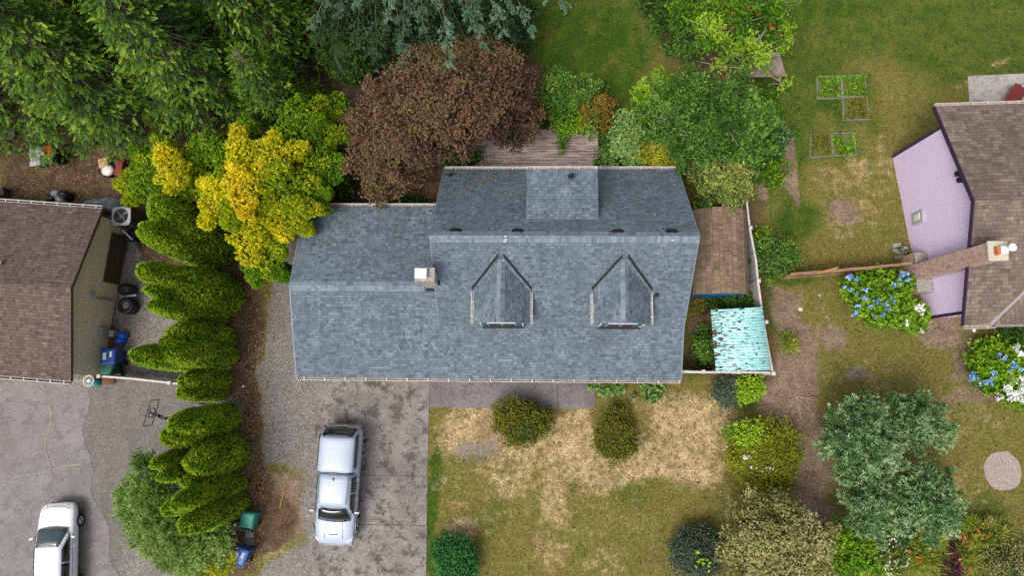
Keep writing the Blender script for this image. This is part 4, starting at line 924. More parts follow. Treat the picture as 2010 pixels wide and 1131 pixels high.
for s_ in (-1, 1): mb = MB(); mb.tube([(s_ * .1, 1.56, 1.145), (s_ * .1 + .42 * s_ - .2, 1.5, 1.19)], .01, 4); mb.build('wiper', M['black'], T, local=True)
mb = MB(); mb.b2((-.26, -2.715, .86), (.26, -2.69, 1.0)); mb.build('plate', M['lt_grey'], T, local=True)

C_ = empty('white_car', (-21.98, -8.33, .006), R(4.2), 'white sedan with its nose up the asphalt drive, cut by the lower edge', 'car')
hs = lambda y, w_, zt, cr=.05, zb=.25: [(0, y, zb), (w_ * .84, y, zb), (w_ * .97, y, .42), (w_, y, .62), (w_ * .98, y, zt - .1), (w_ * .90, y, zt - .01), (w_ * .55, y, zt + cr * .7), (0, y, zt + cr)]
body([hs(-2.3, .6, .6, 0, .4), hs(-2.22, .78, .84), hs(-1.9, .85, .93), hs(-1.2, .875, .93), hs(0, .88, .92), hs(.95, .88, .92), hs(1.5, .87, .86, .07), hs(1.95, .84, .79, .07), hs(2.17, .76, .71, .05), hs(2.30, .56, .58, .0, .35)], 'body', M['car_white'], C_)
def gh(y, k, wb=.80, wt=.57, z0=.88, z1=1.38, cr=.05): return [(0, y, z0), (wb, y, z0), (wb - .02, y + k * .15, z0 + .1), (wt + .05, y + k * .85, z1 - .08), (wt - .03, y + k * .98, z1 - .01), (wt * .5, y + k, z1 + cr * .7), (0, y + k, z1 + cr)]
body([gh(-1.75, .75, .74, .52, .88, 1.33), gh(-1.2, .25), gh(-.3, 0), gh(.45, -.1), gh(.95, -.5, .79, .56, .88, 1.37), gh(1.22, -.78, .76, .52, .88, 1.32, .03)], 'cabin', M['car_white'], C_)
panel([(-.70, 1.17, .96), (.70, 1.17, .96), (.52, .42, 1.375), (-.52, .42, 1.375)], 'windscreen', glass('pale_windscreen', '#3a4a50', .05), C_, (0, .10, .03))
panel([(-.66, -1.72, .98), (.66, -1.72, .98), (.48, -1.02, 1.36), (-.48, -1.02, 1.36)], 'rear_window', M['car_glass'], C_, (0, -.08, .03))
for s_ in (-1, 1):
    panel([(s_ * .803, -.30, .99), (s_ * .80, .88, .97), (s_ * .645, .28, 1.30), (s_ * .645, -.28, 1.30)], 'side_window', M['car_glass'], C_, th=.02)
    panel([(s_ * .79, -1.35, .99), (s_ * .803, -.36, .99), (s_ * .645, -.34, 1.30), (s_ * .63, -.92, 1.30)], 'side_window', M['car_glass'], C_, th=.02)
    for y in (-1.38, 1.38): wheel(C_, s_ * .78, y, .31, .2)
    mb = MB(); mb.box((s_ * .98, .78, 1.0), (.2, .09, .12), s_ * -.25); mb.build('wing_mirror', M['car_white'], C_, local=True, bevel=.03)
    mb = MB(); mb.faces([(s_ * .46, 2.24, .62), (s_ * .70, 2.1, .62), (s_ * .80, 1.86, .70), (s_ * .66, 1.98, .76), (s_ * .46, 2.14, .74)], [(0, 1, 2, 3, 4)]); o = mb.build('headlight', M['lamp'], C_, local=True); m_ = o.modifiers.new('t', 'SOLIDIFY'); m_.thickness = .05; m_.offset = 0
    mb = MB(); mb.box((s_ * .80, 1.9, .60), (.03, .1, .06)); mb.build('side_marker', M['tail'], C_, local=True)
    mb = MB(); mb.tube([(s_ * .875, -1.2, .88), (s_ * .885, .9, .88)], .012, 4); mb.build('waist_trim', M['black'], C_, local=True)
    for y in (-.55, .35): mb = MB(); mb.box((s_ * .885, y, .8), (.03, .16, .03)); mb.build('door_handle', M['car_white'], C_, local=True)
mb = MB(); mb.tube([(-.62, 2.02, .775), (-.3, 2.13, .79), (.3, 2.13, .79), (.62, 2.02, .775)], .012, 4); mb.build('hood_gap', M['grey'], C_, local=True)
mb = MB(); mb.b2((-.4, 2.22, .42), (.4, 2.31, .56)); mb.build('grille', M['black'], C_, local=True)

# ------------------------------------------------------------------ bins and clutter
def bin_(px, py, rz, mat, lid, label, wd=.56, dp=.62, h=1.0, tilt=0, stickers=True):
    c_ = P(px, py, h * .8); root = empty('wheelie_bin', (c_.x, c_.y, 0), rz, label, 'bin', 'wheeled rubbish bins')
    mb = MB(); rr = []
    for z_, k in ((.06, .78), (.5, .9), (h * .9, 1.0)): rr.append([(x_ * wd / 2 * k, y_ * dp / 2 * k, z_) for x_, y_ in ((-1, -1), (1, -1), (1, 1), (-1, 1))])
    mb.loft(rr); mb.build('bin_body', mat, root, local=True, bevel=.03)
    mb = MB(); mb.loft([[(x_ * wd * .53, y_ * dp * .53, h * .9) for x_, y_ in ((-1, -1), (1, -1), (1, 1), (-1, 1))], [(x_ * wd * .53, y_ * dp * .53, h * .94) for x_, y_ in ((-1, -1), (1, -1), (1, 1), (-1, 1))], [(x_ * wd * .42, y_ * dp * .42, h) for x_, y_ in ((-1, -1), (1, -1), (1, 1), (-1, 1))]])
    ld = mb.build('lid', lid, root, local=True, bevel=.02)
    mb = MB(); mb.tube([(-wd * .4, -dp * .56, h * .92), (-wd * .4, -dp * .72, h * .9), (wd * .4, -dp * .72, h * .9), (wd * .4, -dp * .56, h * .92)], .02, 6); mb.build('handle', lid, root, local=True)
    for s_ in (-1, 1):
        mb = MB(); mb.tube([(s_ * wd * .45, -dp * .42, .12), (s_ * wd * .54, -dp * .42, .12)], .12, 12); mb.build('wheel', M['black'], root, local=True)
    if stickers and rz:
        mb = MB(); mb.b2((-wd * .3, -dp * .22, h + .001), (-wd * .08, dp * .24, h + .006)); mb.b2((wd * .16, -dp * .05, h + .001), (wd * .3, dp * .3, h + .006)); mb.build('sticker', plain('pale_sticker', '#c4d4d0', .5, 0, .25, 30), ld, local=True)
    return root
M['bin_blue'] = plain('blue_bin_plastic', '#2c4c8c', .45); M['bin_blue_d'] = plain('dark_blue_bin_plastic', '#173f86', .45); M['bin_teal'] = plain('teal_bin_plastic', '#2c8878', .45); M['bin_green'] = plain('dark_green_bin_plastic', '#165c46', .45)
bin_(487, 1021, R(-8), M['bin_teal'], M['bin_teal'], 'teal green bin beside the lowest arborvitae', .62, .66, 1.0, stickers=False)
bin_(472, 1091, R(-20), M['bin_blue'], plain('mid_blue_lid', '#4468b0', .45), 'mid-blue bin with two pale stickers near the lower edge', .66, .68, 1.05)
bin_(216, 700, R(2), M['bin_blue_d'], M['bin_blue_d'], 'large dark blue bin beside the tan gable wall', .70, .74, 1.1)
bin_(213, 725, R(0), M['bin_green'], M['bin_green'], 'dark green bin between the blue bin and the vinyl fence', .58, .5, 1.0)
c_ = P(492, 1050); mb = MB(); mb.box((c_.x, c_.y, .1), (.36, .26, .2), .03); o = mb.build('paving_block', plain('grey_block', '#8f8a85', .9, 0, .2, 10), bevel=.01); tag(o, 'grey block lying between the teal bin and the blue bin', 'block')
c_ = P(492, 1050); mb = MB(); mb.box((c_.x + .02, c_.y - .32, .08), (.34, .3, .16), .03); o = mb.build('paving_block', plain('dark_grey_block', '#77726d', .9, 0, .2, 10), bevel=.01); tag(o, 'darker grey block just below the other block by the bins', 'block')
# heat pump
c_ = P(221, 424, 1.5); AC = empty('heat_pump', (-19.78, c_.y, .58), R(2), 'square outdoor air unit with a fan on top at the corner of the brown roof', 'air conditioner')
mb = MB(); mb.b2((-.42, -.42, .03), (.42, .42, .9)); mb.b2((-.36, -.3, -.58), (.36, .3, .03)); mb.build('casing', plain('dark_louvred_casing', '#3a3735', .6), AC, local=True, bevel=.06)
mb = MB(); out_ = [(-.43, -.43), (.43, -.43), (.43, .43), (-.43, .43)]; N_ = 24
ring1 = []; ring2 = []
for k in range(N_):
    a_ = 2 * math.pi * k / N_ + math.pi / 4; cx_, sx2 = math.cos(a_), math.sin(a_); m_ = .46 / max(abs(cx_) ** 6 + abs(sx2) ** 6, 1e-6) ** (1 / 6); ring1.append((cx_ * m_, sx2 * m_, .93)); ring2.append((cx_ * .36, sx2 * .36, .95))
mb.loft([[(x_, y_, .88) for x_, y_, z_ in ring1], ring1, ring2, [(x_, y_, .86) for x_, y_, z_ in ring2]], True, False); mb.build('top_ring', M['lt_grey'], AC, local=True, smooth=False)
mb = MB(); mb.lathe((0, 0, .86), [(.36, 0), (.36, .005)], 20); mb.build('fan_well', M['black'], AC, local=True)
fan = MB(); fan.lathe((0, 0, .86), [(.1, 0), (.1, .05), (.04, .07)], 12)
for k in range(4): a_ = k * 1.57 + .5; fan.box((.21 * math.cos(a_), .21 * math.sin(a_), .89), (.2, .15, .012), a_, 0, 0, .35)
fan.build('fan', M['grey'], AC, local=True)
# tarpaulin covered heap
def heap(name, label, cat, px, py, pts, h, mat, z=.5, rz=0, seed=1, group=None):
    c_ = P(px, py, z); mb = MB(); random.seed(seed); n = 18; rr = []
    for f_, zz in ((1.0, 0), (1.02, .35), (.93, .75), (.7, .97), (.35, 1.03), (.02, 1.0)):
        rr.append([(c_.x + x_ * f_ * random.uniform(.95, 1.05), c_.y + y_ * f_ * random.uniform(.95, 1.05), h * zz * random.uniform(.93, 1.07)) for x_, y_ in pts])
    mb.loft(rr, True, True); o = mb.build(name, mat, None, smooth=True, sub=1); return tag(o, label, cat, group)
el = lambda rx, ry, n=14, pw=2.5: [(rx * math.copysign(abs(math.cos(t_)) ** (2 / pw), math.cos(t_)), ry * math.copysign(abs(math.sin(t_)) ** (2 / pw), math.sin(t_))) for t_ in [2 * math.pi * i / n for i in range(n)]]
g = NG('grey_tarpaulin'); q = g.noise(g.pos(), 5, 6, .7, 1.5); g.bump(q, .9, .12); M['tarp'] = g.fin(g.mix(g.ramp(q, [(.4, 0.0), (.6, 1.0)]), hx('#5c666a'), hx('#8d989b')), .45)
c_ = P(205, 402, .9); tp_ = [((P(x_, y_, .7).x - c_.x), (P(x_, y_, .7).y - c_.y)) for x_, y_ in ((156, 408), (159, 399), (167, 391), (190, 389), (212, 385), (232, 386), (244, 393), (249, 404), (248, 418), (238, 424), (222, 418), (200, 413), (178, 411))]
heap('tarpaulin', 'grey tarpaulin over a long heap above the heat pump', 'tarpaulin', 205, 402, tp_, 1.1, M['tarp'], .9)
M['tire'] = M['black']
c_ = P(249, 601, .5); 
for k in range(3):
    r0 = empty('spare_tyre', (c_.x, c_.y, k * .23), 0, ['bottom tyre of the black stack by the gable wall', 'middle tyre of the black stack by the gable wall', 'top tyre of the black stack with its pale hub showing'][k], 'tyre', 'stack of black tyres')
    mb = MB(); mb.lathe((0, 0, .115), [(.2, -.1), (.34, -.11), (.39, -.06), (.39, .06), (.34, .11), (.2, .1), (.2, -.1)], 20, cap=False); mb.build('tyre_rubber', M['black'], r0, local=True, smooth=True)
    mb = MB(); mb.lathe((0, 0, .04), [(.2, -.02), (.2, .06), (.08, .05), (.08, .09), (.01, .09)], 14); mb.build('hub', M['steel'] if k == 2 else M['black_metal'], r0, local=True)
heap('black_engine_part', 'ribbed black machine part above the tyre stack', 'machine', 248, 568, el(.42, .3), .7, plain('black_rough', '#17181b', .5, 0, .4, 20), .4, seed=4)
mb = MB(); a_, b_ = P(236, 583, .5), P(268, 579, .5); mb.tube([a_, b_], .07, 8); tag(mb.build('metal_pipe', M['steel']), 'short grey pipe lying between the machine part and the tyres', 'pipe')
M['blue_pl'] = plain('bright_blue_plastic', '#1450c4', .3)
for i, (px, py, rr_, lb) in enumerate(((238, 658, .2, 'round bright blue jug beside the gable wall, upper one'), (232, 669, .22, 'round bright blue jug beside the gable wall, lower one'))):
    c_ = P(px, py, .4); r0 = empty('blue_jug', (c_.x, c_.y, 0), 0, lb, 'jug', 'bright blue jugs'); mb = MB(); mb.lathe((0, 0, 0), [(rr_ * .9, 0), (rr_, .06), (rr_, .35), (rr_ * .6, .48), (.06, .5)], 14); mb.build('jug_body', M['blue_pl'], r0, local=True, smooth=True)
    mb = MB(); mb.lathe((0, 0, .5), [(.06, 0), (.06, .05), (.01, .06)], 8); mb.build('jug_cap', M['bin_blue_d'], r0, local=True)
c_ = P(222, 655, .4); mb = MB(); mb.box((c_.x, c_.y, .3), (.24, .3, .6)); tag(mb.build('grey_box', M['grey'], bevel=.03), 'small grey box against the wall beside the blue jugs', 'box')
mb = MB(); c_ = P(253, 437, .35); mb.lathe((c_.x, c_.y, 0), [(.2, 0), (.24, .2), (.22, .42), (.08, .5)], 12); o = mb.build('red_can', plain('red_plastic', '#8c1420', .4), smooth=True); tag(o, 'small red can beside the heat pump', 'can')
mb = MB(); a_, b_ = P(241, 452, .75), P(259, 470, .75); mb.tube([a_, b_], .045, 6); tag(mb.build('white_pipe', M['white']), 'short white pipe lying on the dark blue box', 'pipe')
c_ = P(256, 463, .45); mb = MB(); mb.box((c_.x, c_.y, .3), (.5, .46, .6), .1); tag(mb.build('navy_box', plain('navy_plastic', '#141a38', .4), bevel=.05), 'dark navy box beneath the short white pipe', 'box')
# hose reel and planter below the left fence
c_ = P(174, 748, .5); HR = empty('hose_reel', (c_.x, c_.y, 0), 0, 'white spoked hose reel beside the turquoise planter', 'hose reel')
mb = MB(); n_ = 20; tor = [[(.25 * math.cos(2 * math.pi * i / n_) * (1 + .1 * math.cos(b_)), .25 * math.sin(2 * math.pi * i / n_) * (1 + .1 * math.cos(b_)), .5 + .03 * math.sin(b_)) for b_ in [math.pi / 3 * j for j in range(6)]] for i in range(n_ + 1)]
mb.loft(tor, True, False); 
for k in range(10): a_ = k * .6283; mb.tube([(0, 0, .5), (.25 * math.cos(a_), .25 * math.sin(a_), .5)], .012, 4)
mb.lathe((0, 0, .44), [(.06, 0), (.06, .08)], 8); mb.build('reel', M['white'], HR, local=True)
mb = MB(); mb.tube([(0, 0, 0), (0, 0, .46)], .04, 6); mb.box((0, 0, .03), (.4, .4, .06)); mb.build('stand', M['black_metal'], HR, local=True)
heap('planter', 'small turquoise planter below the vinyl fence', 'planter', 183, 752, el(.26, .18), .45, plain('turquoise_plastic', '#2a9aa8', .4), .3, seed=6)
heap('rust_mat', 'heap of rust-brown dry leaves below the vinyl fence', 'leaf heap', 213, 748, el(.36, .2), .14, plain('rust_leaves', '#6e4a34', .95, 0, .5, 20), 0, seed=8)
# upper left: loaded trailers half hidden by the cedars
c_ = P(88, 302, .7); TR = empty('utility_cart', (c_.x, c_.y, 0), R(8), 'grey cart with an orange tub and blue frame under the cedars', 'cart')
mb = MB(); mb.b2((-.85, -.5, .5), (.1, .45, .62)); mb.build('cart_bed', plain('pale_grey_sheet', '#a4a6a8', .6, 0, .15, 4), TR, local=True, bevel=.02)
mb = MB(); mb.b2((-.3, -.55, .5), (.55, -.05, .68)); mb.build('cart_cover', plain('dark_grey_cover', '#3c4146', .7), TR, local=True, bevel=.02)
mb = MB(); mb.lathe((.3, .05, .62), [(.26, 0), (.32, .18), (.28, .2), (.2, .06)], 12); mb.build('tub', plain('orange_plastic', '#f0641c', .4), TR, local=True)
mb = MB(); mb.tube([(.35, -.5, .75), (.55, .1, .8), (.6, .7, .8)], .05, 6); mb.build('blue_frame', M['blue_pl'], TR, local=True)
for s_ in (-1, 1): mb = MB(); mb.tube([(s_ * .5, -.42, .2), (s_ * .5, -.34, .2)], .2, 14); mb.build('wheel', M['black'], TR, local=True)
c_ = P(214, 325, .7); TR = empty('loaded_barrow', (c_.x, c_.y, 0), R(-5), 'barrow of tan and white sacks with a dark red side under the cedars', 'barrow')
mb = MB(); mb.b2((.25, -.42, .3), (.62, .36, .62)); mb.build('barrow_side', plain('dark_red_metal', '#7c2a20', .5), TR, local=True, bevel=.03)
mb = MB(); mb.b2((-.6, -.4, .3), (.25, .4, .5)); mb.build('barrow_tray', M['black_metal'], TR, local=True, bevel=.03)
mb = MB(); mb.lathe((-.1, -.2, .5), [(.3, 0), (.32, .12), (.15, .2), (.02, .2)], 9); mb.build('white_sack', M['white'], TR, local=True, smooth=True)
mb = MB(); mb.box((-.32, .12, .62), (.5, .5, .22), .3); mb.build('tan_sack', plain('tan_sack', '#b89a6c', .8), TR, local=True, bevel=.06)
mb = MB(); mb.tube([(-.3, -.45, .2), (-.3, -.37, .2)], .2, 14); mb.build('wheel', M['black'], TR, local=True)
for i_, (px, py, r1, cc, lb) in enumerate(((97, 388, .24, '#1c1e22', 'black bag at the left of the pile against the brown roof'), (108, 380, .26, '#7c8084', 'silver bag on top of the pile against the brown roof'), (116, 391, .22, '#a4a8ae', 'small pale silver bag by the gutter of the brown roof'), (122, 383, .26, '#23262b', 'black bag at the right of the pile against the brown roof'))):
    heap('bin_bag', lb, 'bag', px, py, el(r1 * 1.2, r1), .6, plain('bag_' + cc[1:], cc, .3, 0, .5, 9), .5, seed=11 + i_, group='pile of bags against the brown roof')
c_ = P(3, 379, .3); mb = MB(); mb.box((c_.x, c_.y, .25), (.5, .42, .5), .35); tag(mb.build('dark_crate', plain('dark_crate', '#4c4038', .8, 0, .3, 8), bevel=.02), 'small dark crate at the left edge by the brown roof', 'crate')
heap('dark_boulder', 'grey stone under the cedars at the left edge', 'stone', 14, 262, el(.5, .4), .3, plain('grey_boulder', '#77706a', .9, 0, .4, 6), .1, seed=13)
# basketball hoop
hb = P(372, 817, 0); hp = P(296, 811, 2.75); BH = empty('basketball_hoop', (hb.x, hb.y, 0), 0, 'black basketball hoop leaning out of the lower arborvitae hedge over the drive', 'basketball hoop')
mb = MB(); mb.tube([hb, (hb.x - .05, hb.y, 2.2)], .05, 8); mb.build('pole', M['black_metal'], BH)
mb = MB()
for dz_ in (0, .3): mb.tube([(hb.x - .05, hb.y, 2.0 + dz_), (hp.x + .06, hp.y, 2.55 + dz_)], .03, 6)
mb.box(((hb.x + hp.x) / 2, (hb.y + hp.y) / 2, 2.45), (.12, .08, .34)); mb.build('arm', M['black_metal'], BH)
def hring(z0, z1, w0, name, par):
    mb = MB(); n_ = Vector((.22, .97, 0)).normalized(); u = n_ * w0 / 2; c0 = Vector((hp.x, hp.y, 0))
    q = [c0 - u + Vector((0, 0, z0)), c0 + u + Vector((0, 0, z0)), c0 + u + Vector((0, 0, z1)), c0 - u + Vector((0, 0, z1))]
    for a_, b_ in zip(q, q[1:] + q[:1]): mb.tube([a_, b_], .022, 5)
    return mb.build(name, M['black_metal'], par)
bf = hring(2.35, 3.05, 1.15, 'backboard_frame', BH); hring(2.5, 2.85, .4, 'target_frame', bf)
mb = MB()
rc = Vector((hp.x - .38, hp.y + .08, 2.62)); tor = [[(rc.x + .22 * math.cos(2 * math.pi * i / 20) * (1 + .03 * math.cos(b_)), rc.y + .22 * math.sin(2 * math.pi * i / 20) * (1 + .03 * math.cos(b_)), rc.z + .008 * math.sin(b_)) for b_ in [math.pi / 2 * j for j in range(4)]] for i in range(21)]
mb.loft(tor, True, False); mb.tube([rc + Vector((.22, 0, 0)), (hp.x, hp.y, 2.62)], .02, 4); mb.build('rim', M['black_metal'], BH)
# grey slab end by the arborvitae
c_ = P(462, 1035, .1); mb = MB(); mb.box((c_.x, c_.y, .1), (.5, .4, .2), .4); tag(mb.build('stone_slab', plain('mossy_slab', '#6c6f62', .9, 0, .3, 8), bevel=.02), 'grey stone slab at the foot of the lowest arborvitae', 'stone')
c_ = P(398, 800, .1); mb = MB(); mb.box((c_.x + .2, c_.y, .1), (1.0, .22, .2), -.1); tag(mb.build('stone_slab', plain('pale_slab', '#7f8680', .9, 0, .3, 8), bevel=.02), 'long pale stone slab above the lower arborvitae group', 'stone')
# bench under the front eave
c_ = P(882, 746, .45); BN = empty('metal_chair', (c_.x, c_.y + .25, 0), 0, 'grey metal chair on the walkway half under the front gutter', 'chair')
mb = MB()
for k in range(6): mb.b2((-.26 + k * .09, -.32, .43), (-.2 + k * .09, .1, .45))
mb.build('seat', M['steel'], BN, local=True)
for x_ in (-.24, .24):
    for y_ in (-.3, .12): mb = MB(); mb.tube([(x_, y_, .03), (x_, y_, .45)], .018, 6); mb.build('leg', M['steel'], BN, local=True)
mb = MB(); mb.tube([(-.24, .12, .45), (-.24, .18, .85), (.24, .18, .85), (.24, .12, .45)], .018, 6); mb.build('backrest', M['steel'], BN, local=True)
# white lawn chair on the deck
c_ = P(1157, 257, 1.1); BN = empty('lawn_chair', (c_.x, c_.y, .8), R(30), 'folding pale blue and white chair at the top right corner of the deck', 'chair')
mb = MB(); mb.b2((-.24, -.22, .38), (.24, .22, .41)); mb.build('seat', plain('pale_blue_webbing', '#9cb0cc', .6), BN, local=True)
mb = MB(); mb.box((0, .3, .62), (.48, .04, .5), 0, 0, 0, .35); mb.build('backrest', plain('pale_blue_webbing_b', '#a4b4cc', .6), BN, local=True)
for x_ in (-.25, .25):
    for y0_, y1_ in ((-.25, .25), (.25, -.25)): mb = MB(); mb.tube([(x_, y0_, 0), (x_, y1_, .4)], .015, 5); mb.build('leg', M['white'], BN, local=True)
# pots, rocks, lamp, barrow on patio, downspout things
for px, py, r_, lb in ((1244, 778, .12, 'small dark pot in the lawn left of the larger pot'), (1275, 780, .17, 'larger dark grey pot beneath the leafy perennial by the front wall')):
    c_ = P(px, py, .2); mb = MB(); mb.lathe((c_.x, c_.y, 0), [(r_ * .7, 0), (r_, .25), (r_ * .88, .25), (r_ * .8, .18), (.01, .18)], 14); tag(mb.build('plant_pot', plain('dark_grey_pot', '#4a4a50', .7)), lb, 'pot')
def rock(px, py, r_, label, c='#c2b4a2', h=.5):
    c_ = P(px, py); mb = MB(); rr = []
    for f_, zz in ((1, 0), (1.05, .4), (.8, .8), (.3, 1)): rr.append([(c_.x + r_ * f_ * math.cos(k * .785) * random.uniform(.85, 1.15), c_.y + r_ * f_ * math.sin(k * .785) * random.uniform(.85, 1.15), r_ * h * zz) for k in range(8)])
    mb.loft(rr); tag(mb.build('rock', plain('rock_' + c[1:], c, .9, 0, .2, 9), smooth=True, sub=1), label, 'rock')
rock(1571, 607, .13, 'single pale rock on the bare earth strip right of the lean-to'); rock(1912, 649, .11, 'white stone below the gutter of the lavender house', '#e6e4e0')
rock(1393, 655, .12, 'pale stone left of the turquoise lean-to', '#b4aaa0'); rock(1609, 580, .07, 'tiny grey stone in the grass near the blue hydrangea', '#a8a8ac'); rock(478, 759, .07, 'tiny white stone beside the small arborvitae', '#ddd8d0'); rock(896, 872, .05, 'tiny pale stone in the burnt lawn', '#c4c0b8')
c_ = P(1992, 187, .5); BW = empty('wheelbarrow', (c_.x, c_.y, 0), R(-35), 'dark red wheelbarrow on the concrete patio', 'wheelbarrow')
mb = MB(); mb.loft([[(x_ * .22, y_ * .34, .35) for x_, y_ in ((-1, -1), (1, -1), (1, 1), (-1, 1))], [(x_ * .34, y_ * .52, .62) for x_, y_ in ((-1, -1), (1, -1), (1, 1), (-1, 1))]], True, True); mb.build('tray', plain('dark_red_paint', '#6e2420', .5), BW, local=True, bevel=.03)
for s_ in (-1, 1): mb = MB(); mb.tube([(s_ * .1, .6, .2), (s_ * .22, -.3, .4), (s_ * .28, -.9, .6)], .02, 5); mb.build('handle', M['bark_d'], BW, local=True)
mb = MB(); mb.tube([(-.05, .62, .2), (.05, .62, .2)], .2, 12); mb.build('wheel', M['black'], BW, local=True)
# lamp and stacked pavers by the lavender wall
c_ = P(1776, 489, .6); mb = MB(); WL = empty('wall_tap', (c_.x, c_.y, 0), 0, 'silver metal bucket and tap at the foot of the lavender wall', 'tap'); mb.lathe((0, 0, .3), [(.12, 0), (.16, .3), (.14, .3), (.12, .05)], 12); mb.build('bucket', M['steel'], WL, local=True); mb = MB(); mb.tube([(.05, 0, 0), (.05, .05, .7), (-.1, .05, .72)], .025, 6); mb.build('pipe', M['lt_grey'], WL, local=True)
for i, (px, py, a_, lb, cc) in enumerate(((1761, 481, .1, 'top pale paver of those beside the lavender wall', '#8e8b80'), (1760, 493, -.3, 'middle grey-green paver beside the lavender wall', '#77776a'), (1763, 505, .2, 'brown-grey lower paver beside the lavender wall', '#70625a'))):
    c_ = P(px, py, .1); mb = MB(); mb.box((c_.x, c_.y, .06 + .03 * i), (.42, .2, .1), a_); tag(mb.build('paver', plain('paver_' + cc[1:], cc, .9, 0, .25, 8), bevel=.01), lb, 'paver', 'pavers beside the lavender wall')
# shed roof glimpsed under the fruit trees
PS = empty('low_shelter', (P(1510, 130, 1.8).x, P(1510, 130, 1.8).y, 0), 0, 'low shelter with a grey-brown roof peeking from beneath the upper fruit trees', 'shelter')
q = PX([(1470, 105), (1530, 100), (1543, 149), (1462, 151)], 1.9); mb = MB(); mb.slab(q, .08); mb.build('roof', plain('old_felt_roof', '#85756e', .95, 0, .35, 5), PS)
mb = MB()
for v_ in q: v2 = v_.lerp(q[0].lerp(q[2], .5), .08); mb.b2((v2.x - .05, v2.y - .05, -.1), (v2.x + .05, v2.y + .05, 1.82))
mb.build('post', M['bark_d'], PS)
# small items on the left of the lean-to
c_ = P(1387, 716, .2); mb = MB(); mb.box((c_.x, c_.y, .16), (.32, .26, .3), .1); tag(mb.build('grey_cinder_block', plain('cinder', '#77756f', .9, 0, .3, 12), bevel=.01), 'grey block behind the fence left of the lean-to', 'block')
mb = MB(); a_, b_ = P(750, 397, .6), P(762, 403, .9); mb.tube([a_, b_], .09, 4); tag(mb.build('light_fixture', M['lt_grey'], bevel=.01), 'pale grey light fixture standing just above the wing gutter', 'lamp')
for px0, py0, px1, py1, lb, cc in ((527, 808, 526, 824, 'short pinkish stick on the gravel drive', '#b88a78'), (560, 950, 549, 998, 'long orange-brown stick on the gravel drive', '#b07a3c')):
    mb = MB(); mb.tube([P(px0, py0, .03), P((px0 + px1) / 2 + 1, (py0 + py1) / 2, .03), P(px1, py1, .03)], .03, 5); tag(mb.build('stick', plain('stick_' + cc[1:], cc, .9)), lb, 'stick')
mb = MB()
for k in range(9): a_ = random.uniform(0, 6.28); c_ = P(1562, 780, .05); mb.tube([c_, c_ + Vector((.5 * math.cos(a_) + .2, .4 * math.sin(a_) - .25, .08)), c_ + Vector((.8 * math.cos(a_) + .3, .6 * math.sin(a_) - .4, .03))], .009, 3)
tag(mb.build('dry_twigs', plain('straw_twigs', '#bfa682', .9)), 'spray of dry pale twigs on the bare earth strip', 'twigs')

# ------------------------------------------------------------------ arborvitae columns
random.seed(21)
def arb(px, py, h, r, label, pal='arbor', dens=1.0, base=None, ex=1.0):
    tip = P(px, py, h); root = empty('arborvitae', (tip.x, tip.y, 0), 0, label, 'arborvitae', 'columnar arborvitae hedge along the side drive')
    def prof(t): return r * .95 * (1.04 - .12 * t) * np.minimum(1, (t / .05 + .45)) ** .5 * np.clip(1 - t ** 4.5, 0, 1) ** .5
    n = int(9500 * dens * (h * r / 6)); t = RNG.uniform(0, 1, n) ** 1.05; th = RNG.uniform(0, 2 * np.pi, n)
    ph = random.uniform(0, 9)
    bumpf = 1 + .05 * np.sin(th * 5 + ph + t * 4) * np.sin(t * 7 + ph) + .035 * np.sin(th * 9 + t * 13 + ph) + .03 * np.sin(th * 17 - t * 41)
    rr = prof(t) * bumpf; dpt = RNG.uniform(.93, 1.04, n)
    pos = np.stack([tip.x + rr * dpt * np.cos(th) * ex, tip.y + rr * dpt * np.sin(th), t * h * (1 + .02 * np.sin(th * 3 + ph))], -1); pos[:, 2] = np.maximum(pos[:, 2], .05)
    for _ in range(3):
        m = RNG.uniform(0, 1, n) < .13; a2 = random.uniform(0, 6.28); oq = r * random.uniform(.42, .62); hh_ = random.uniform(.74, .93); r2 = r * random.uniform(.34, .46)
        q_ = np.clip(1 - t[m] ** 4, 0, 1) ** .5 * r2; pos[m] = np.stack([tip.x + oq * math.cos(a2) + q_ * np.cos(th[m]) * dpt[m], tip.y + oq * math.sin(a2) + q_ * np.sin(th[m]) * dpt[m], np.maximum(t[m] * h * hh_, .05)], -1)
    slope = np.clip((t - .55) * 2.2, 0, 1.6)
    ax = np.stack([np.cos(th), np.sin(th), .35 + slope], -1)
    lv = LV(); lv.sprigs(pos, ax, 4, .115, .05, .46 + RNG.normal(0, .16, n) + .14 * np.sin(t * 9 + th * 2 + ph), .75, .12)
    lv.build('foliage', PAL[pal], root)
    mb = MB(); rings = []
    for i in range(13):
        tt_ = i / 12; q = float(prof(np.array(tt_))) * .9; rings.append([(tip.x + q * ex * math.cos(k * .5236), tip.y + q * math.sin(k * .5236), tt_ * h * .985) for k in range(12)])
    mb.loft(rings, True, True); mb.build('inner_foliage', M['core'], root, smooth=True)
    mb = MB(); mb.tube([(tip.x, tip.y, -.1), (tip.x, tip.y, h * .5)], [.09, .05], 6); mb.build('trunk', M['bark_d'], root)
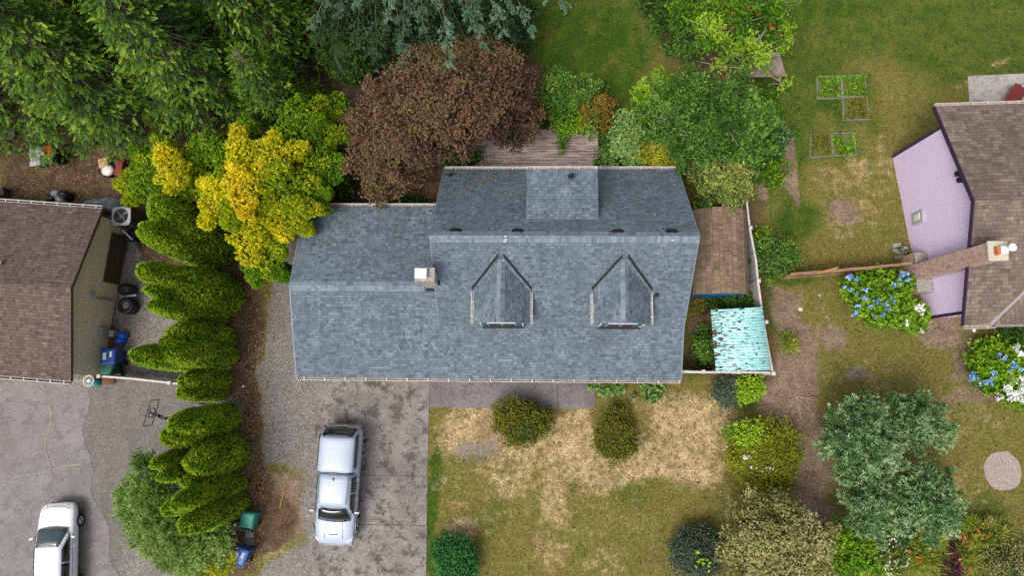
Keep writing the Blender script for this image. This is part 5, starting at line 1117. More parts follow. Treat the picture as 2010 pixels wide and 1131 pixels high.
for px_, py_, bx_, r_a, lb_ in (
    (300, 404, 432, .95, 'topmost arborvitae, its tip tucked under the golden tree'),
    (318, 436, 436, 1.05, 'biggest arborvitae of the hedge, sloping below the golden tree'),
    (278, 450, 430, .7, 'arborvitae with its tip left of the biggest one, near the red can'),
    (276, 530, 440, .62, 'arborvitae with the tip just right of the black machine part'),
    (330, 556, 440, 1.1, 'broad arborvitae filling the middle of the upper hedge'),
    (288, 568, 432, .42, 'slim arborvitae tip right of the tyre stack, middle of three'),
    (296, 599, 436, .42, 'slim arborvitae tip right of the tyre stack, lowest of three'),
    (335, 655, 440, .68, 'arborvitae with a bare pale patch on its upper tip'),
    (318, 688, 440, .78, 'stout arborvitae above the fence with a rounded blunt tip'),
    (262, 697, 420, .58, 'arborvitae reaching farthest left, toward the dark blue bin'),
    (356, 750, 436, .52, 'short arborvitae at the end of the vinyl fence, upper one'),
    (352, 771, 432, .42, 'short arborvitae just below the end of the vinyl fence, lower one'),
    (336, 836, 448, .66, 'uppermost arborvitae of the lower group beside the basketball hoop'),
    (322, 860, 436, .60, 'arborvitae with its left flank below the basketball pole'),
    (300, 912, 420, .42, 'thin arborvitae spire at the left of the lower group, upper one'),
    (312, 938, 424, .40, 'thin arborvitae spire at the left of the lower group, lower one'),
    (372, 910, 460, .80, 'thick rounded arborvitae in the middle of the lower group'),
    (360, 948, 444, .50, 'narrow arborvitae just below the thick rounded one'),
    (322, 1004, 420, .42, 'small dark arborvitae spire above the feathery shrub'),
    (342, 992, 462, .56, 'arborvitae above the lowest one, left of the teal bin'),
    (356, 1036, 466, .58, 'lowest arborvitae of the hedge, just left of the teal bin')): arb(px_, py_, CAM_H * (1 - (1045 - bx_) / (1045 - px_)), r_a, lb_)

# ------------------------------------------------------------------ big western cedars at the upper left
def conifer(name, x, y, h, Rb, label, pal, nb=120, per=7.5, leaf=.23, lw=.075, seed=1, droop=.55, z0=.1, tt=.45, limbs_=True, group=None, mat='bark', k=9, taper=.8):
    random.seed(seed); root = empty(name, (x, y, 0), 0, label, 'cedar tree' if 'cedar' in name else 'tree', group); lv = LV(); mb = MB(); PP = []; AX = []; TT = []
    for i in range(nb):
        f = z0 + (1 - z0) * ((i + .5) / nb) ** .9; z = f * h; L = (Rb * (1 - f) ** taper + .35) * random.uniform(.78, 1.12); az = i * 2.39996 + random.uniform(-.5, .5); droop_ = droop * random.uniform(.6, 1.3)
        d_ = np.array([math.cos(az), math.sin(az), 0]); sd = np.array([-d_[1], d_[0], 0]); bt = random.gauss(0, .16)
        m = int(max(6, L * per)); nc = max(2, int(L * 2.2)); cs = RNG.uniform(.35, 1, nc) ** .8; co = RNG.uniform(-1, 1, nc) * .55 * (1.3 - cs); ct = RNG.normal(0, .16, nc)
        j = RNG.integers(0, nc, m); s_ = cs[j]; g3 = RNG.normal(0, .17, (m, 3))
        zz = z + L * (.28 * s_ - droop_ * s_ ** 2.1)
        pos = np.array([x, y, 0]) + d_ * (L * s_)[:, None] + sd * co[j][:, None]; pos[:, 2] = np.maximum(zz - np.abs(co[j]) * .3, .2); pos = pos + g3; pos[:, 2] = np.maximum(pos[:, 2], .15)
        ax = d_ * .55 + np.array([0, 0, -.35]) + g3 * 3.2 + RNG.normal(0, .25, (m, 3))
        PP.append(pos); AX.append(ax); TT.append(tt + bt + ct[j] + (s_ - .7) * .3 + g3[:, 2] * .7 + RNG.normal(0, .08, m))
        if limbs_: mb.tube([(x, y, z), tuple(np.array([x, y, z]) + d_ * L * .5 + np.array([0, 0, L * (.14 - droop_ * .23)])), tuple(np.array([x, y, z]) + d_ * L * .93 + np.array([0, 0, L * (.26 - droop_ * .86)]))], [.05, .03, .01], 4)
    pos = np.concatenate(PP); ax = norm(np.concatenate(AX)); t = np.concatenate(TT); n = len(pos)
    # frond: pinnate spray of k leaflets in a drooping plane
    up = norm(np.array([0, 0, 1.0]) - ax * ax[:, 2:3] + RNG.normal(0, .28, (n, 3))); side = norm(np.cross(ax, up)); fl = RNG.uniform(.30, .48, n) * (leaf / .2) ** .5
    for j in range(k):
        q = j / (k - 1); sg = 1 if j % 2 else -1
        if j == k - 1: sg = 0
        base = pos + ax * (fl * q * .75)[:, None]; dd_ = ax * (.62 + q * .4) + side * (sg * (.95 - q * .5)) + RNG.normal(0, .1, (n, 3)) - up * .1
        lv.add(base, dd_, up + RNG.normal(0, .2, (n, 3)), fl * (.62 - .22 * q) * (leaf / .23), lw * (1.15 - .3 * q) * RNG.uniform(.8, 1.2, n), t + RNG.normal(0, .05, n) + (q - .5) * .22)
    lv.build('crown', PAL[pal], root)
    if limbs_: mb.build('limbs', M[mat], root)
    mb = MB(); mb.tube([(x, y, -.1), (x + .05, y, h * .5), (x, y, h * .97)], [h * .018 + .08, h * .011 + .05, .03], 8); mb.build('trunk', M[mat], root)
    return root
cg = 'tall dark green cedars at the upper left'
C1 = conifer('cedar_tree', -24.3, 13.45, 12.5, 3.4, 'cedar at the left edge whose low boughs hang over the orange tub', 'cedar', 300, 15, .13, .046, seed=31, group=cg)
C2 = conifer('cedar_tree', -19.9, 13.15, 12.0, 3.4, 'cedar directly above the loaded barrow, lowest boughs over it', 'cedar', 300, 15, .13, .046, seed=32, group=cg)
C3 = conifer('cedar_tree', -15.6, 13.8, 11.0, 3.1, 'cedar standing right behind the golden tree', 'cedar', 300, 15, .13, .046, seed=33, tt=.36, group=cg)
def again(src, px, py, rz, s_, lb):
    return copy_tree(src, None, (px, py, 0), rz, (s_, s_, s_), lb)
again(C1, -22.0, 17.0, 1.3, 1.02, 'cedar filling the upper left corner between the first two, one row back')
again(C2, -17.6, 17.4, 2.1, 1.0, 'cedar one row back above the gap left of the golden tree')
again(C3, -12.9, 16.4, 4.0, .98, 'cedar on the right flank of the dark grove, beside the copper-leaved tree')
again(C2, -13.4, 19.9, 3.0, 1.05, 'cedar at the top edge left of the blue-green spruce')
again(C1, -27.6, 16.6, 3.8, 1.0, 'cedar cut by the left edge with light trunk showing')
again(C3, -25.2, 20.3, 5.2, 1.15, 'cedar at the very top left corner')
again(C1, -19.3, 21.5, 0.6, 1.1, 'cedar at the top edge above the middle of the grove')
again(C2, -29.0, 12.6, 5.0, .8, 'smaller cedar beyond the left edge with its tips inside it')
again(C3, -12.2, 13.1, 2.6, .62, 'small cedar with loose sprays at the dark gap beside the copper-leaved tree')

# golden tree: finger-like lobes
random.seed(5)
gc = P(450, 385, 3.4); GT = empty('golden_tree', (gc.x, gc.y, 0), 0, 'golden yellow tree with finger-like lobes above the arborvitae hedge', 'tree')
lv = LV(); lv2 = LV(); ends = []
lobes = [  # px, py, z, length px, direction deg (photo, clockwise from right), half width px, tint
 (340, 335, 6.0, 95, 240, 34, .86), (300, 360, 5.0, 60, 170, 26, .55), (275, 345, 4.4, 50, 175, 20, .38), (470, 290, 6.0, 80, 262, 26, .85), (430, 300, 5.4, 70, 230, 26, .45), (445, 335, 6.0, 60, 240, 28, .72), (395, 300, 5, 60, 255, 24, .3),
 (520, 300, 5.8, 80, 300, 26, .66), (560, 260, 5.0, 80, 305, 26, .42), (600, 260, 4.5, 80, 330, 28, .22), (560, 310, 5.4, 90, 330, 26, .62), (600, 330, 4.8, 80, 345, 30, .36), (635, 345, 4.2, 60, 0, 22, .2), (580, 360, 4.8, 90, 0, 30, .45),
 (500, 350, 6.4, 70, 290, 28, .8), (480, 380, 6.2, 90, 80, 30, .72), (430, 370, 6.2, 80, 200, 26, .72), (420, 405, 5.6, 80, 110, 24, .82), (520, 390, 5.6, 70, 30, 30, .5), (560, 400, 5.0, 80, 15, 26, .55), (600, 410, 4.6, 60, 5, 20, .72),
 (500, 430, 5.2, 90, 80, 36, .58), (540, 440, 4.8, 60, 50, 26, .74), (490, 470, 4.6, 90, 85, 36, .76), (520, 510, 4.0, 60, 80, 28, .52), (548, 535, 3.6, 40, 40, 14, .3), (465, 420, 5.6, 60, 120, 26, .6), (540, 345, 6.0, 60, 320, 26, .5), (620, 300, 3.8, 60, 340, 28, .15), (640, 240, 3.8, 60, 320, 22, .3), (330, 300, 4.4, 60, 230, 24, .4), (365, 375, 5.0, 60, 160, 24, .5), (585, 440, 4.4, 50, 30, 20, .6), (640, 210, 3.6, 70, 320, 28, .36), (385, 325, 4.8, 80, 250, 30, .5), (400, 365, 5.0, 80, 200, 28, .6), (350, 320, 4.6, 60, 240, 26, .5), (330, 375, 4.6, 60, 150, 24, .6), (615, 225, 4.0, 70, 300, 26, .42), (580, 225, 4.2, 60, 290, 24, .4), (645, 270, 3.8, 70, 350, 28, .36), (640, 320, 4.0, 70, 5, 26, .34), (280, 310, 4.2, 60, 220, 24, .36), (270, 365, 3.8, 60, 180, 22, .42), (300, 325, 4.6, 60, 200, 24, .4), (610, 400, 4.0, 60, 15, 22, .4), (380, 350, 4.8, 80, 200, 30, .3), (480, 255, 4.4, 60, 270, 24, .3), (540, 475, 4.0, 60, 60, 22, .4), (565, 535, 3.0, 40, 30, 14, .34), (505, 535, 3.4, 50, 80, 18, .42), (262, 385, 3.6, 40, 150, 16, .5), (620, 375, 4.2, 50, 10, 22, .3)]
for px, py, z, ln, dg, hw, t in lobes:
    s_ = (CAM_H - z) / 1335; ln *= s_; hw *= s_ * 1.05; c_ = P(px, py, z * .82); z = z * .82 + random.uniform(-.3, .35); t = t - .12 + random.gauss(0, .11); hw *= 1.0; ln *= 1.08; a_ = -R(dg); d_ = np.array([math.cos(a_), math.sin(a_), -.25]); sd = np.array([-d_[1], d_[0], 0]); n = 620
    u = RNG.uniform(0, 1, n); w_ = hw * (1.05 - u) ** .5 * (.45 + .8 * np.minimum(1, u * 3)); v_ = RNG.uniform(-1, 1, n); hh = RNG.uniform(-.5, 1, n)
    pos = np.array([c_.x, c_.y, z]) + d_ * ((u - .5) * ln * 1.15)[:, None] + sd * (w_ * v_ * (1 + .2 * np.sin(u * 17 + px)))[:, None]; pos[:, 2] += (np.sqrt(np.clip(1 - v_ * v_, 0, 1)) * hw * 1.0 * hh)
    ax = d_ * .7 + sd * (v_ * .7)[:, None] + np.array([0, 0, .35]) + RNG.normal(0, .2, (n, 3)); t2 = t + RNG.normal(0, .08, n) + .12 * (u - .5) - .12 * np.abs(v_)
    (lv2 if t < .24 else lv).sprigs(pos, ax, 7, .14, .05, t2, .8, .07); ends.append((c_.x, c_.y, z - .1))
lv.build('crown', PAL['gold'], GT); lv2.build('green_crown', PAL['cedar_y'], GT); limbs(GT, (gc.x, gc.y, -.1), ends, .17, 'bark_d', 2.0)

# copper-leaved tree
random.seed(9)
def broad(name, label, cat, trunk, lumps, pal, L=.11, W=.055, n=900, k=5, tt=.5, spread=1.0, flat=.62, limbmat='bark', r0=.16, inner=.5, tv=.14, group=None, jt=.1, fill=0, twigs=0, z1=None, droop=0, tuft=.12, per=9, sub_n=0):
    """lumps: (px, py, z, r px[, tint])"""
    b = P(*trunk); root = empty(name, (b.x, b.y, 0), 0, label, cat, group); lv = LV(); ends = []
    for q in lumps:
        px, py, z, r_ = q[:4]; t = q[4] if len(q) > 4 else tt + random.gauss(0, tv); c_ = P(px, py, z); s_ = r_ * (CAM_H - z) / 1335
        N = int(n * (r_ / 45) ** 2); ends.append((c_.x, c_.y, z - s_ * flat * .3)); clump(lv, c_, (s_ * .6, s_ * .6, s_ * flat * .5), N // 5, L, W, t - .08, k, spread, -.5, inner, jt=jt, tuft=tuft, per=per)
        ns = sub_n or max(4, int(r_ / 6.5)); a0 = random.uniform(0, 6.28)
        for j in range(ns):
            a_ = a0 + 2.4 * j; q_ = math.sqrt((j + .4) / ns) * .86; sr = s_ * random.uniform(.22, .42); zc = z + s_ * flat * (.75 - q_ * q_ * 1.1) + random.uniform(-.18, .18)
            clump(lv, (c_.x + s_ * q_ * math.cos(a_), c_.y + s_ * q_ * math.sin(a_), zc), (sr, sr, sr * .8), int(N * .95 / ns), L, W, t + random.gauss(0, .09), k, spread, -.25, inner, jt=jt, droop=droop, bump=.15, tuft=tuft, per=per)
    lv.build('crown', PAL[pal], root); limbs(root, (b.x, b.y, -.1), ends, r0, limbmat, z1)
    if twigs:
        mb = MB()
        for _ in range(twigs):
            e_ = Vector(random.choice(ends)); d_ = Vector((random.gauss(0, 1), random.gauss(0, 1), random.uniform(.3, .8))).normalized(); l_ = random.uniform(.7, 1.5); mb.tube([e_, e_ + d_ * l_ * .5 + Vector((0, 0, .1)), e_ + d_ * l_], [.022, .014, .005], 4)
        mb.build('bare_twigs', M['twig'], root)
    return root
lum = []
for px, py, z, r_ in ((745, 200, 3.6, 50), (800, 160, 4.2, 52), (860, 130, 4.4, 50), (925, 110, 4.6, 45), (985, 120, 4.2, 42), (1020, 160, 3.8, 40), (1030, 215, 3.6, 34), (1020, 265, 3.2, 36), (965, 165, 5.2, 55), (900, 180, 5.6, 60), (840, 215, 5.6, 60), (780, 250, 5.0, 56), (725, 270, 4.0, 45), (715, 320, 3.6, 40), (760, 310, 4.6, 50), (820, 275, 5.2, 52), (885, 245, 5.4, 50), (950, 225, 5.2, 50), (980, 255, 4.4, 42), (740, 355, 3.4, 38), (790, 340, 3.8, 40), (755, 380, 2.8, 26), (910, 280, 4.4, 34), (700, 235, 3.2, 26), (845, 300, 4.2, 36), (810, 125, 3.6, 34), (750, 240, 4.4, 46), (1000, 200, 4.8, 40)):
    f = (px - 700) / 350; t = .42 - .12 * (f - .5) + random.gauss(0, .17) + (.16 if py > 280 else 0) + (.22 if (abs(px - 960) < 26 and abs(py - 165) < 40) else 0); lum.append((px, py, z, r_, t))
broad('copper_leaved_tree', 'broad copper and brown leaved tree behind the blue-grey roofed house', 'tree', (880, 300), lum, 'plum', .085, .06, 1000, 6, flat=.6, r0=.2, jt=.09)
bush('shrub', 'dark green shrub in the gap left of the copper-leaved tree', 'shrub', 672, 345, 30, 55, 2.2, 'broad', 700, .1, .05, t=.35)
bush('shrub', 'dark shrub between the copper-leaved tree and the deck', 'shrub', 905, 310, 50, 26, 1.8, 'broad', 700, .1, .05, t=.2, tv=.1)
bush('shrub', 'low dark green shrub just above the wing gutter', 'shrub', 800, 398, 40, 14, .8, 'broad', 400, .09, .05, t=.2)
bush('shrub', 'dark green shrub between the dark gap and the blue-green spruce', 'shrub', 690, 110, 60, 70, 3.4, 'broad', 1400, .14, .06, t=.22, tv=.1)

# blue-green spruce: long drooping boughs from a trunk above the frame
def bough_tree(name, label, base, h, tips, pal, seed=3, wd=1.15, dens=110, leaf=.13, lw=.03, extra=40, zt=(5, 9), k=7, tt=.5):
    random.seed(seed); root = empty(name, (base.x, base.y, 0), 0, label, 'spruce tree'); lv = LV(); mb = MB()
    tl = [(P(px, py, z), w_) for px, py, z, w_ in tips]
    for i in range(extra):
        a_ = i * 2.4; rr_ = random.uniform(3.2, 5.4); z_ = random.uniform(*zt); tl.append((Vector((base.x + rr_ * math.cos(a_), base.y + rr_ * math.sin(a_), z_)), 1.0))
    for tp, w_ in tl:
        L0 = Vector((base.x, base.y, min(h * .9, tp.z + 2.2))); L_ = (tp - L0).length; m = int(L_ * dens); s_ = RNG.uniform(.12, 1, m) ** .8
        p0, p2 = np.array(L0), np.array(tp); p1 = (p0 + p2) / 2 + np.array([0, 0, .9])
        cv = ((1 - s_) ** 2)[:, None] * p0 + (2 * s_ * (1 - s_))[:, None] * p1 + (s_ ** 2)[:, None] * p2
        d_ = norm(p2 - p0); sd = norm(np.cross(d_, [0, 0, 1])); bt = random.gauss(0, .1)
        J = int(L_ * 9); sj = np.concatenate([RNG.uniform(.15, 1, J), [1.0, .98]]); sg = np.where(np.arange(len(sj)) % 2, 1, -1); wj = wd * w_ * (1.08 - sj) ** .75 * RNG.uniform(.6, 1.25, len(sj)); tj = RNG.normal(0, .1, len(sj))
        j = RNG.integers(0, len(sj), m); u_ = RNG.uniform(0, 1, m); S = sj[j]
        cv = ((1 - S) ** 2)[:, None] * p0 + (2 * S * (1 - S))[:, None] * p1 + (S ** 2)[:, None] * p2
        tw = d_ * .75 + sd * (sg[j] * .8)[:, None] + np.array([0, 0, -.35]); pos = cv + tw * (u_ * wj[j])[:, None] + RNG.normal(0, .035, (m, 3))
        ax = tw + RNG.normal(0, .2, (m, 3))
        lv.sprigs(pos, ax, k, leaf * .8, lw, tt + bt + tj[j] + RNG.normal(0, .06, m) + (u_ - .5) * .2, .5, .06)
        mb.tube([tuple(p0), tuple(.25 * p0 + .5 * p1 + .25 * p2), tuple(p2)], [.05, .03, .008], 4)
    lv.build('crown', PAL[pal], root); mb.build('limbs', M['bark'], root); mb = MB(); mb.tube([(base.x, base.y, -.1), (base.x, base.y, h)], [.3, .05], 8); mb.build('trunk', M['bark'], root)
sb_ = P(860, -190, 2.0)
bough_tree('spruce_tree', 'blue-green spruce whose long drooping boughs hang in from the top edge', Vector((sb_.x, sb_.y, 0)), 11, [(612, 52, 5.6, 1), (660, 30, 6.2, .8), (700, 10, 6.5, .7), (790, 128, 6.6, 1), (830, 60, 7.6, .8), (884, 124, 6.8, .9), (925, 50, 7.4, .9), (985, 62, 6.8, 1.0), (1048, 66, 6.0, .8), (1010, 20, 6.6, .8), (1112, 14, 6.0, .9), (1070, 0, 6.2, .7), (760, 40, 7, .7), (950, 90, 5.4, .7)], 'spruce', extra=14, zt=(6, 9))
bough_tree('spruce_tree', 'darker green spruce hanging in behind the blue-green boughs at the top edge', P(790, -120, 0), 9, [(700, 90, 4.0, 1.3), (740, 110, 4.2, 1.3), (790, 90, 4.4, 1.4), (850, 120, 4.2, 1.3), (930, 110, 4.0, 1.3), (980, 95, 3.8, 1.2), (1020, 80, 3.6, 1.0), (660, 70, 4.4, 1.2), (880, 70, 4.8, 1.3), (1000, 50, 4.6, 1.3), (760, 60, 4.8, 1.3), (620, 90, 4.5, 1.2)], 'spruce_d', seed=8, extra=12, zt=(3.5, 7), wd=1.2, dens=110, tt=.4)
broad('conifer_thicket', 'dark green undergrowth thicket below the spruce boughs', 'thicket', (860, 20), [(680, 20, 3, 50, .2), (720, 60, 3, 50, .25), (770, 20, 3.2, 50, .2), (790, 70, 2.8, 46, .25), (840, 30, 3.2, 50, .15), (870, 75, 2.8, 46, .3), (910, 20, 3.2, 50, .2), (950, 55, 2.8, 46, .25), (1000, 10, 3, 50, .25), (740, 100, 2.4, 40, .2), (700, 120, 2.4, 34, .35), (1020, 50, 2.4, 34, .35)], 'spruce_d', .13, .04, 800, 6, r0=.1, limbmat='bark_d', z1=.8)
bush('shrub', 'dark conifer-like shrub beneath the spruce boughs beside the back lawn', 'shrub', 985, 70, 60, 50, 2.4, 'spruce_d', 1400, .14, .035, 6, t=.3)

# back garden shrubs around the deck
broad('shrub', 'pale green leafy shrub above the deck', 'shrub', (1110, 215), [(1090, 175, 1.8, 36, .75), (1125, 180, 2, 34, .6), (1150, 175, 1.8, 30, .7), (1105, 205, 2, 34, .5), (1080, 195, 1.4, 28, .6)], 'broad', .1, .055, 900, 5, r0=.06, limbmat='bark_d', z1=.5)
broad('shrub', 'rust-tinged green shrub above the right end of the deck', 'shrub', (1165, 215), [(1160, 205, 1.6, 30, .6), (1182, 208, 1.4, 26, .78), (1150, 228, 1.6, 30, .5), (1185, 235, 1.2, 24, .5), (1140, 240, 1.4, 24, .4)], 'olive', .09, .05, 900, 5, r0=.05, limbmat='bark_d', z1=.5)
broad('climbing_plant', 'bright green climber tumbling onto the deck boards', 'climber', (1105, 245), [(1108, 235, 1.8, 22, .5), (1130, 245, 1.6, 26, .6), (1105, 255, 1.5, 16, .5), (1104, 272, 1.3, 12, .35), (1102, 288, 1.1, 8, .3), (1150, 250, 1.3, 18, .6), (1090, 240, 1.4, 12, .5)], 'bright', .1, .06, 1000, 5, r0=.04, limbmat='bark_d', z1=.5, flat=.4)
bush('shrub', 'small rust-brown shrub touching the copper-leaved tree above the deck', 'shrub', 1062, 222, 22, 22, 1.2, 'olive', 400, .09, .05, t=.85)
bush('shrub', 'dark leafy shrub against the copper-leaved tree below the back lawn', 'shrub', 1068, 250, 24, 14, 1.0, 'broad', 300, .09, .05, t=.2)
broad('shrub', 'light green five-leaved shrub right of the deck corner', 'shrub', (1225, 290), [(1225, 245, 2.2, 24, .7), (1245, 262, 2.2, 22, .8), (1215, 285, 2.2, 30, .75), (1245, 300, 2.0, 28, .8), (1195, 305, 1.6, 24, .55), (1190, 320, 1.2, 20, .5), (1230, 232, 2, 14, .85)], 'hosta', .14, .085, 800, 6, tt=.6, r0=.06, limbmat='bark_d', z1=.8)
broad('shrub', 'rounded yellow and orange tinted shrub above the main gutter', 'shrub', (1290, 310), [(1275, 298, 2.2, 30, .5), (1302, 296, 2.2, 28, .5), (1290, 315, 2.0, 30, .55), (1312, 318, 1.8, 20, .85), (1262, 318, 1.6, 22, .4)], 'yellow', .1, .05, 1000, 6, r0=.06, limbmat='bark_d', z1=.8)
bush('shrub', 'low green shrub strip beside the deck fascia', 'shrub', 1190, 275, 18, 40, .8, 'broad', 400, .1, .05, t=.4)
# large fruit tree tangle
broad('fruit_tree', 'sprawling dark green fruit tree with bare pale twigs in the middle of the back garden', 'tree', (1400, 250), [(1330, 190, 3.6, 46, .5), (1375, 215, 4.0, 52, .4), (1420, 240, 4.2, 52, .35), (1380, 270, 3.8, 50, .45), (1330, 240, 3.4, 46, .5), (1290, 215, 2.8, 38, .6), (1345, 295, 3.2, 42, .4), (1400, 300, 3.4, 44, .4), (1430, 185, 3.6, 46, .4), (1360, 160, 3.2, 34, .5), (1290, 265, 2.8, 34, .55)], 'broad', .12, .055, 640, 5, r0=.16, tv=.14, twigs=70, inner=.7)
broad('round_leaved_tree', 'tree with large round mid-green leaves above the arch-roofed shed', 'tree', (1450, 250), [(1420, 200, 3.0, 38, .5), (1455, 215, 3.4, 42, .55), (1470, 250, 3.4, 42, .55), (1450, 285, 3.0, 42, .5), (1480, 290, 2.8, 36, .45), (1440, 320, 2.6, 36, .45), (1490, 225, 2.6, 32, .5), (1475, 325, 2.2, 32, .4)], 'broad', .17, .13, 620, 5, r0=.14, tv=.08, inner=.55)
broad('shrub', 'bright leafy shrub at the left flank of the back garden thicket', 'shrub', (1300, 185), [(1262, 180, 2.0, 20, .95), (1300, 165, 2.2, 28, .6), (1320, 175, 2.4, 26, .5), (1280, 200, 2.2, 30, .55), (1265, 225, 2.0, 26, .5), (1300, 230, 2.4, 30, .4), (1255, 245, 1.6, 20, .3)], 'bright', .13, .05, 820, 5, r0=.07, limbmat='bark_d', z1=.7)
FT = broad('fruit_tree', 'open fruit tree with yellow-green leaf tufts and red fruit at the top edge', 'tree', (1430, 110), [(1400, 60, 3.6, 30, .9), (1440, 50, 3.6, 30, .3), (1470, 90, 3.4, 24, .9), (1430, 100, 3.8, 28, .5), (1385, 80, 3.2, 30, .3), (1455, 30, 3.4, 40, .25), (1500, 20, 3.2, 46, .2), (1510, 60, 3.0, 36, .25), (1380, 30, 3.2, 44, .2), (1340, 20, 3.0, 40, .25), (1410, 20, 3.4, 40, .3), (1480, 125, 3.0, 16, .95), (1500, 105, 3.0, 16, .9), (1530, 50, 2.6, 26, .7), (1525, 85, 2.4, 26, .8), (1410, 130, 3.2, 14, .9), (1540, 165, 2.4, 12, .95), (1478, 108, 3.0, 20, .4), (1455, 138, 2.8, 20, .3), (1500, 128, 2.8, 14, .6)], 'bright', .15, .05, 420, 5, r0=.16, twigs=60, inner=.8, flat=.8)
broad('shrub', 'dusky grey-green shrub at the top edge right of the back lawn', 'shrub', (1320, 70), [(1300, 60, 2.2, 36, .3), (1330, 90, 2.2, 30, .5), (1345, 60, 2.4, 34, .35), (1290, 25, 2.2, 36, .2), (1350, 110, 1.8, 20, .4), (1270, 10, 2, 30, .2)], 'broad', .12, .05, 700, 5, r0=.06, limbmat='bark_d', z1=.8)
broad('shrub', 'grey-green bush with a rusty tint at the top edge over the low shelter', 'shrub', (1500, 60), [(1475, 15, 2.6, 40, .3), (1510, 30, 2.6, 36, .4), (1530, 15, 2.4, 30, .3), (1495, 55, 2.4, 26, .4)], 'feather', .1, .05, 800, 5, r0=.06, limbmat='bark_d', z1=.8)
fx = [(1431, 12), (1436, 25), (1438, 52), (1470, 18), (1490, 27), (1509, 47), (1515, 56), (1532, 68), (1420, 148)]
FX = fx
broad('laurel_bush', 'yellow-tipped evergreen bush directly above the arch-roofed shed', 'bush', (1410, 365), [(1375, 325, 2.6, 34, .45), (1400, 345, 3.0, 40, .6), (1440, 335, 2.8, 34, .75), (1385, 370, 2.8, 34, .4), (1425, 372, 3.0, 38, .6), (1450, 360, 2.6, 26, .8), (1440, 392, 2.4, 26, .65), (1360, 345, 2.0, 22, .4), (1400, 395, 2.2, 22, .4)], 'laurel', .11, .055, 900, 6, tt=.5, r0=.1, limbmat='bark_d', z1=1, tv=.08)
bush('shrub', 'soft green weedy shrub along the lawn edge right of the thicket', 'shrub', 1510, 330, 34, 46, 1.0, 'bright', 700, .12, .05, t=.3, core=False)
bush('shrub', 'bluish green shrub beside the thicket at the edge of the weedy lawn', 'shrub', 1520, 275, 30, 40, 1.2, 'grey', 600, .12, .05, t=.4, core=False)
bush('shrub', 'bright leafy weed patch left of the timber beds', 'shrub', 1505, 215, 30, 50, .8, 'bright', 600, .12, .05, t=.3, core=False)
bush('shrub', 'dark leafy bush straddling the vinyl fence beside the shed', 'bush', 1512, 505, 44, 46, 2.2, 'broad', 1500, .13, .055, t=.5, lumps=9, tv=.2)
bush('shrub', 'light green weedy plant above the dark bush at the vinyl fence', 'shrub', 1495, 475, 22, 24, 1.0, 'bright', 300, .12, .05, t=.7, core=False)
bush('fern', 'dark green ferny plant in the strip between shed and turquoise lean-to', 'fern', 1436, 590, 48, 16, 1.1, 'broad', 700, .2, .05, 5, t=.35, core=False)
bush('shrub', 'leafy shrub between the main house and the turquoise lean-to', 'shrub', 1382, 685, 18, 40, .9, 'broad', 600, .13, .07, t=.5, core=False)
bush('shrub', 'scruffy brownish plant below the blue shed front', 'shrub', 1376, 600, 16, 24, .6, 'olive', 250, .1, .04, t=.5, core=False)
# front garden
def blossoms(root, pts, z, pal, name, r_=.1, k=9, jit=2, m_=3):
    for x_, y_ in pts:
        lv = LV(); p_ = np.array([list(P(x_ + random.uniform(-jit, jit), y_ + random.uniform(-jit, jit), z + random.uniform(-.1, .1)))] * m_)
        lv.sprigs(p_ + RNG.normal(0, r_ * .35, (m_, 3)) * [1, 1, .5], np.tile([0, 0, 1.0], (m_, 1)) + RNG.normal(0, .3, (m_, 3)), k, r_, r_ * .8, RNG.uniform(0, 1, m_), 1.1, .15)
        lv.build('flower_head', PAL[pal], root)
blossoms(FT, FX, 4.1, 'red_fl', 'flower_head', .07, 6)
def umbrella(px, py, rx, ry, n): return [(px + rx * math.sqrt(random.random()) * math.cos(t_), py + ry * math.sqrt(random.random()) * math.sin(t_)) for t_ in [random.uniform(0, 6.28) for _ in range(n)]]
r_, _ = bush('hydrangea', 'big blue-flowered hydrangea against the lavender wall', 'hydrangea', 1722, 580, 66, 56, 1.7, 'bright', 2600, .15, .09, 5, 11, t=.45, tv=.08)
blossoms(r_, [(1664, 543), (1672, 543), (1681, 552), (1657, 563), (1668, 569), (1679, 578), (1698, 567), (1692, 588), (1701, 590), (1686, 600), (1675, 610), (1678, 616), (1708, 605), (1722, 590), (1724, 582), (1720, 592), (1752, 583), (1752, 594), (1737, 599), (1744, 606), (1762, 550), (1768, 543), (1779, 539), (1779, 549), (1764, 562), (1770, 536), (1718, 620), (1733, 620), (1754, 561)], 1.62, 'blue_fl', 'flower_heads', .12)
r_, _ = bush('hydrangea', 'smaller white-flowered hydrangea at the corner of the lavender house', 'hydrangea', 1788, 622, 26, 34, 1.1, 'bright', 900, .14, .08, 5, 5, t=.5, tv=.08)
blossoms(r_, [(1800, 600), (1806, 605), (1811, 610), (1803, 615), (1810, 620), (1797, 604), (1812, 628), (1808, 612), (1779, 632), (1780, 640), (1810, 650), (1806, 603), (1813, 600)], 1.15, 'white_fl', 'flower_heads', .1)
r_, _ = bush('hydrangea', 'blue-flowered hydrangea at the right edge below the lavender house', 'hydrangea', 1950, 720, 50, 52, 1.5, 'bright', 2000, .15, .09, 5, 9, t=.45, tv=.08)
blossoms(r_, [(1907, 739), (1904, 743), (1917, 744), (1927, 750), (1937, 751), (1946, 731), (1953, 737), (1949, 745), (1962, 702), (1972, 703), (1988, 712), (1985, 727), (1995, 719), (2001, 725), (1943, 752), (1911, 741), (1960, 700)], 1.45, 'blue_fl', 'flower_heads', .12)
r_, _ = bush('hydrangea', 'mass of white hydrangea at the right edge under the blue one', 'hydrangea', 2000, 765, 36, 38, 1.3, 'bright', 900, .15, .09, 5, 7, t=.4)
